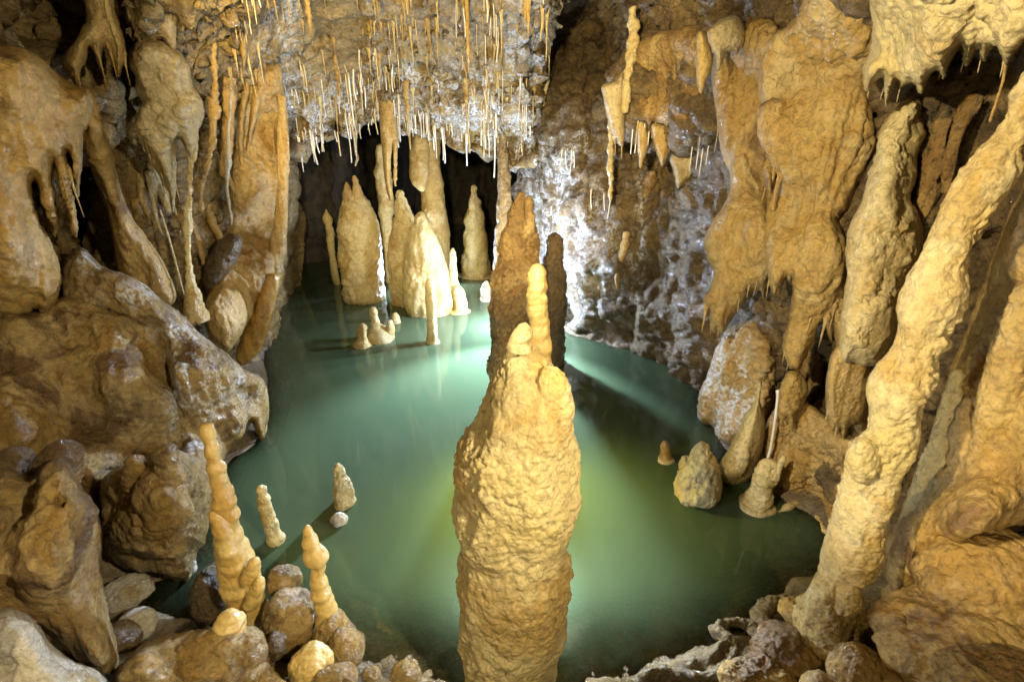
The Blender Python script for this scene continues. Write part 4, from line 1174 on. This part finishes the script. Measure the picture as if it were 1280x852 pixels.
one('flowstone', slab_mesh([(955, 540), (975, 505), (1000, 500), (1030, 520), (1060, 545), (1090, 520), (1110, 560), (1080, 620), (1056, 668), (1034, 660), (1010, 636), (980, 618), (962, 590)], [(960, 540, 2.65), (1000, 620, 2.5), (1090, 540, 2.15), (1050, 650, 2.2)], .10, D=20, step=1.5), 'tan', 'sandy undercut flowstone apron above the right-hand water edge', 'flowstone', 'rough', .45, .9)
one('drapery', slab_mesh([(790, 60), (830, 40), (870, 30), (905, 20), (915, 70), (905, 120), (900, 160), (886, 168), (872, 150), (850, 158), (834, 150), (812, 150), (796, 146), (788, 110)], [(800, 100, 4.05), (900, 60, 3.35), (890, 160, 3.6)], .10, D=20, step=1.5, drip=9, T2=.08), 'brown', 'broad brown flow sheet on the face of the right-hand overhang', 'drapery', 'flow', .6, 1.0)
one('stalactite', tube_mesh([(966, 130, 14), (966, 165, 15), (970, 195, 8), (975, 215, 4), (970, 240, 3), (967, 262, 3)], 2.45, step=1.5), 'ochre', 'orange stalactite trailing down over the golden drapery sheet', 'stalactite', 'curtain', .25, .8)
one('stalactite', slab_mesh([(975, 486), (985, 466), (996, 464), (1005, 472), (1010, 488), (1004, 506), (994, 515), (991, 538), (987, 534), (986, 520), (976, 523), (972, 505)], 2.4, .09, D=12, drip=5, step=1.4), 'gold', 'stubby golden stalactite with a single drip tip below the golden drapery', 'stalactite', 'rough', .2, .8)
one('stalactite', slab_mesh([(752, 108), (770, 100), (780, 90), (781, 140), (780, 178), (776, 182), (770, 176), (768, 182), (763, 160), (758, 140)], 4.0, .08, D=9, step=1.4), 'pale', 'pale streaked drapery wedge hanging at the left end of the rock overhang', 'stalactite', 'curtain', .3, .7)
one('stalactite', tube_mesh([(763, 150, 3), (763, 185, 2.4), (763, 215, 2.2), (763, 250, 1.2)], 4.4, step=1.3), 'cream', 'thin pale rib hanging below the streaked drapery wedge', 'stalactite', 'wax', .1, .6)
one('stalactite', slab_mesh([(794, 150), (806, 150), (811, 172), (809, 190), (801, 210), (798, 195), (796, 170)], 4.05, .06, D=7, step=1.3), 'gold', 'leaf-shaped stalactite with a white point under the rock overhang, the left of a pair', 'stalactite', 'curtain', .2, .6)
one('stalactite', slab_mesh([(815, 154), (835, 158), (846, 166), (838, 186), (828, 208), (822, 195), (816, 175)], 3.95, .06, D=8, step=1.3), 'gold', 'broader leaf-shaped stalactite under the rock overhang, the right of a pair', 'stalactite', 'curtain', .2, .6)
one('stalactite', slab_mesh([(838, 196), (856, 176), (876, 184), (884, 205), (878, 224), (868, 230), (860, 226), (848, 233), (843, 215)], 4.1, .08, D=10, drip=6, step=1.4), 'pale', 'pale leafy drapery in the recess under the rock overhang', 'stalactite', 'curtain', .25, .8)
one('stalactite', slab_mesh([(872, 42), (880, 40), (888, 60), (890, 80), (880, 108), (876, 118), (872, 104), (870, 76)], 2.95, .07, D=9, step=1.4), 'gold', 'golden icicle-shaped stalactite on the face of the rock overhang', 'stalactite', 'curtain', .2, .7)
one('stalactite', slab_mesh([(884, 40), (905, 22), (924, 20), (932, 45), (920, 64), (908, 66), (898, 86), (894, 70), (888, 60)], 2.8, .07, D=12, drip=6, step=1.4), 'pale', 'pale lobed drip on the rock overhang right of the golden icicle', 'stalactite', 'bulge', .2, .7)
one('column', tube_mesh([(791, 10, 4), (792, 30, 6), (790, 60, 6), (785, 100, 6), (780, 140, 5)], 3.9, step=1.5), 'cream', 'pale narrow rib edging the dark chimney, left of the rock overhang', 'column', 'knob', .15, .8)

many('flowstone', [
    ('body', slab_mesh([(1160, 560), (1185, 470), (1214, 400), (1240, 330), (1275, 250), (1320, 170), (1480, 150), (1480, 720), (1300, 670), (1280, 662), (1250, 672), (1222, 676), (1196, 690), (1180, 684), (1166, 704), (1150, 744), (1128, 748), (1108, 724), (1112, 690), (1124, 640), (1140, 602)], [(1150, 600, 1.75), (1220, 400, 1.8), (1300, 300, 1.6), (1130, 740, 1.5), (1220, 660, 1.35), (1450, 400, 1.1)], .16, D=40, T2=.08, D2=90, step=1.7), 'ochre', 'flow', .55, .9),
    ('fold', tube_mesh([(1285, 360, 14), (1268, 430, 20), (1250, 500, 20), (1238, 545, 18), (1232, 590, 22), (1224, 632, 20), (1219, 655, 11), (1216, 672, 2)], 1.36, step=1.6), 'gold', 'flow', .3, .6),
    ('fold', tube_mesh([(1300, 500, 20), (1285, 550, 22), (1272, 595, 20), (1264, 625, 12), (1259, 648, 2)], 1.30, step=1.6), 'gold', 'flow', .3, .6),
    ('fold', tube_mesh([(1198, 462, 2), (1192, 490, 7), (1176, 560, 14), (1160, 620, 18), (1144, 680, 18), (1136, 725, 12)], 1.52, step=1.6), 'cream', 'flow', .3, .6),
], 'folded golden flowstone wall on the right edge behind the leaning column', 'flowstone')
# rocky base of the right wall, white glints painted on its ridges
one('rock_pile', slab_mesh([(884, 470), (892, 440), (905, 420), (922, 405), (945, 398), (965, 420), (975, 460), (972, 510), (962, 545), (940, 560), (918, 556), (900, 548), (890, 530), (876, 526), (872, 500)], [(880, 500, 3.35), (920, 420, 3.2), (960, 450, 2.95), (950, 550, 2.8)], .22, D=26, step=1.5), 'tan', 'rocky mound with painted white glints on its ridges at the foot of the right wall', 'rock', 'rough', .5, 1.0, glint_crust=[(890, 480, 12, 60, 1.5), (920, 500, 16, 40, 1.4), (885, 525, 16, 14, 1.4)])
GW = 'stalagmites along the right shore'
many('stalagmite', [
    ('body', tube_mesh([(876, 553, 4), (877, 560, 9), (876, 575, 16), (874, 595, 24), (872, 612, 28), (872, 622, 24)], Yb(620), step=1.4, sink=.15), 'cream', 'knob', .3, .9),
    ('shoulder', tube_mesh([(857, 568, 3), (858, 574, 8), (860, 590, 12), (863, 612, 14)], Yb(615), step=1.4, sink=.15), 'cream', 'knob', .2, .8),
], 'squat two-humped cream stalagmite on the right shore', 'stalagmite', GW)
one('stalagmite', slab_mesh([(948, 476), (952, 480), (950, 498), (955, 520), (955, 548), (948, 575), (938, 598), (925, 607), (908, 606), (896, 592), (904, 570), (918, 546), (932, 516), (944, 500)], 2.55, .17, D=26, step=1.4), 'cream',
    'pale slanting cone stalagmite with a thin crooked tip on the right shore', 'stalagmite', 'flow', .3, .7, GW)
many('stalagmite', [
    ('shaft', tube_mesh([(962, 576, 4), (961, 582, 10), (955, 600, 14), (949, 620, 15), (945, 633, 16)], Yb(632), step=1.4, sink=.15), 'cream', 'rings', .2, .8),
    ('side_tip', tube_mesh([(980, 570, 2), (977, 575, 4), (971, 584, 6), (964, 596, 9)], Yb(632) - .02, step=1.3), 'cream', 'knob', .12, .7),
    ('rim', collar(945, 632, 21), 'cream', None, 0),
], 'blunt cream stalagmite with a side tip and a rim at the waterline, right shore', 'stalagmite', GW)
many('stalagmite', [
    ('shaft', tube_mesh([(831, 551, 2.5), (831, 556, 6), (832, 566, 7), (832, 574, 9)], Yb(574), step=1.3, sink=.1), 'honey', 'knob', .12, .6),
    ('rim', collar(832, 575, 10), 'cream', None, 0),
], 'tiny yellow stub alone in the water off the right shore', 'stalagmite', GW)
one('root', tube_mesh([(973, 488, 3), (972, 500, 2), (968, 530, 1.6), (963, 560, 1.6), (958, 578, 1.6)], 2.45, step=1.2), 'straw', 'thin white calcite thread running down to the blunt stalagmite on the right shore', 'stem')

# rimstone dams
def path_tube(path, z, rpx, st=1.5):
    c = catmull(path, 8, closed=False)
    p = np.array([P(x, y, row_y(y, z)) for x, y in c])
    r = np.full(len(p), rpx * 1.8 / F)
    r[0] = r[-1] = .004
    return tube3(p, r, st * 1.8 / F, .8)


for path, z, rp, mk, lab in [
    ([(800, 852), (812, 842), (840, 842), (870, 848), (896, 840), (912, 826), (916, 806), (902, 796), (898, 786), (914, 778), (936, 780)], .03, 11, 'bed', 'wavy pale rimstone dam curling along the bottom right water edge'),
    ([(936, 780), (950, 794), (956, 782), (950, 768), (962, 756), (985, 752), (1003, 756)], .05, 12, 'bed', 'curled brown rimstone dam left of the leaning column foot'),
    ([(972, 640), (995, 630), (1012, 634), (1024, 648), (1034, 668)], .0, 5, 'cream', 'thin cream rimstone ledge under the right bank'),
    ([(800, 822), (822, 812), (850, 800), (880, 806), (896, 822)], -.035, 6, 'tan', 'drowned rimstone ring under the water near the bottom right'),
    ([(420, 690), (440, 694), (455, 705), (448, 722)], -.06, 5, 'tan', 'drowned rimstone curve right of the ringed stalagmite tip'),
    ([(438, 752), (462, 760), (476, 784), (496, 798), (520, 800), (528, 812), (512, 822)], -.035, 6, 'tan', 'drowned scalloped rimstone edge in the near left shallows'),
]:
    one('rimstone', path_tube(path, z, rp), mk, lab, 'rimstone', 'knob', .22, .8)

# ================================================================== LIGHTS
def lamp(name, loc, power, col, radius=.05, spot=None, aim=None, blend=.5):
    d = bpy.data.lights.new(name, 'SPOT' if spot else 'POINT')
    d.energy = power
    d.color = col
    d.shadow_soft_size = radius
    if spot:
        d.spot_size = math.radians(spot)
        d.spot_blend = blend
    o = bpy.data.objects.new(name, d)
    o.location = loc
    if aim is not None:
        import mathutils
        o.rotation_euler = (mathutils.Vector(aim) - mathutils.Vector(loc)).to_track_quat('-Z', 'Y').to_euler()
    COL.objects.link(o)
    return o


WARM, COOL, PALE = (1.0, .82, .46), (.62, .76, 1.0), (1.0, .86, .56)
lamp('photographers_lamp_and_fill', (.95, .0, 2.38), 350, PALE, .04, 86, (-1.7, 2.5, 1.3), .6)
lamp('photographers_lamp_and_fill', (-.75, .35, 2.38), 520, PALE, .03, 60, (1.75, 2.0, 1.6), .5)
lamp('photographers_lamp_and_fill', (.75, -.2, 1.75), 70, PALE, .04, 50, (.05, 1.26, .75), .7)  # unseen fill spot added to brighten the central stalagmite
lamp('photographers_lamp_and_fill', (-1.15, -.3, 1.6), 70, WARM, .04)
lamp('photographers_lamp_and_fill', (-.3, -1.2, 1.7), 330, PALE, .04, 40, (2.3, 1.5, 1.1), .9)  # unseen fill spot added for the flowstone at the right edge
lamp('ceiling_fill', (-.3, .3, 2.3), 1300, WARM, .05, 62, (-.35, 5.0, 2.6), .5)  # added warm spot near the camera, lighting the ceiling and far stalagmites
lamp('cave_lamp_and_fill', tuple(P(638, 374, 5.4)), 240, COOL, .04)
lamp('cave_lamp_and_fill', tuple(P(646, 305, 5.2)), 330, (.66, .82, 1.0), .04, 112, (-.2, 4.9, 0), .5)  # added downward spot that makes the glow on the far water
lamp('cave_lamp_and_fill', tuple(P(650, 300, 5.1)), 1450, (.66, .82, 1.0), .05, 82, (-.1, 3.7, 0), .6)  # added high spot imitating the cool fan of scattered light in the water
lamp('cave_lamp_and_fill', tuple(P(644, 290, 5.0)), 520, COOL, .04, 34, (-1.75, 2.95, 1.0), .6)  # added cool spot raking the ridge of the left flowstone
lamp('cave_lamp_and_fill', tuple(P(648, 290, 5.0)), 95, COOL, .04)  # added cool point that whitens the ceiling lip
lamp('cave_lamp_and_fill', tuple(P(535, 332, 7.4)), 260, COOL, .04, 165, (-.3, 4.0, 1.4), .3)
lamp('pool_lamp', tuple(P(655, 690, 1.70)), 46, (.74, .84, 1.0), .04)
lamp('pool_lamp', tuple(P(645, 505, 2.5)), 110, (1.0, .86, .18), .05, 150, (.1, 2.3, 0), .8)

w = bpy.data.worlds.new('World')
S.world = w
w.use_nodes = True
w.node_tree.nodes['Background'].inputs[0].default_value = (1.0, .86, .66, 1)
w.node_tree.nodes['Background'].inputs[1].default_value = .02

# ================================================================== CAMERA
cam = bpy.data.cameras.new('camera')
cam.sensor_width = 36
cam.lens = F / 1280 * 36
cam.clip_start = .02
cam.clip_end = 200
co = bpy.data.objects.new('camera', cam)
co.location = (0, 0, CAMZ)
co.rotation_euler = (math.pi / 2 - TH, 0, 0)
COL.objects.link(co)
S.camera = co
S.view_settings.view_transform = 'Standard'
S.view_settings.look = 'None'
S.view_settings.exposure = -.18
S.view_settings.gamma = 1
S.cycles.max_bounces = 6
S.cycles.diffuse_bounces = 3
S.cycles.glossy_bounces = 3
S.cycles.use_denoising = True
S.cycles.sample_clamp_indirect = 4
S.cycles.caustics_reflective = False
S.cycles.caustics_refractive = False
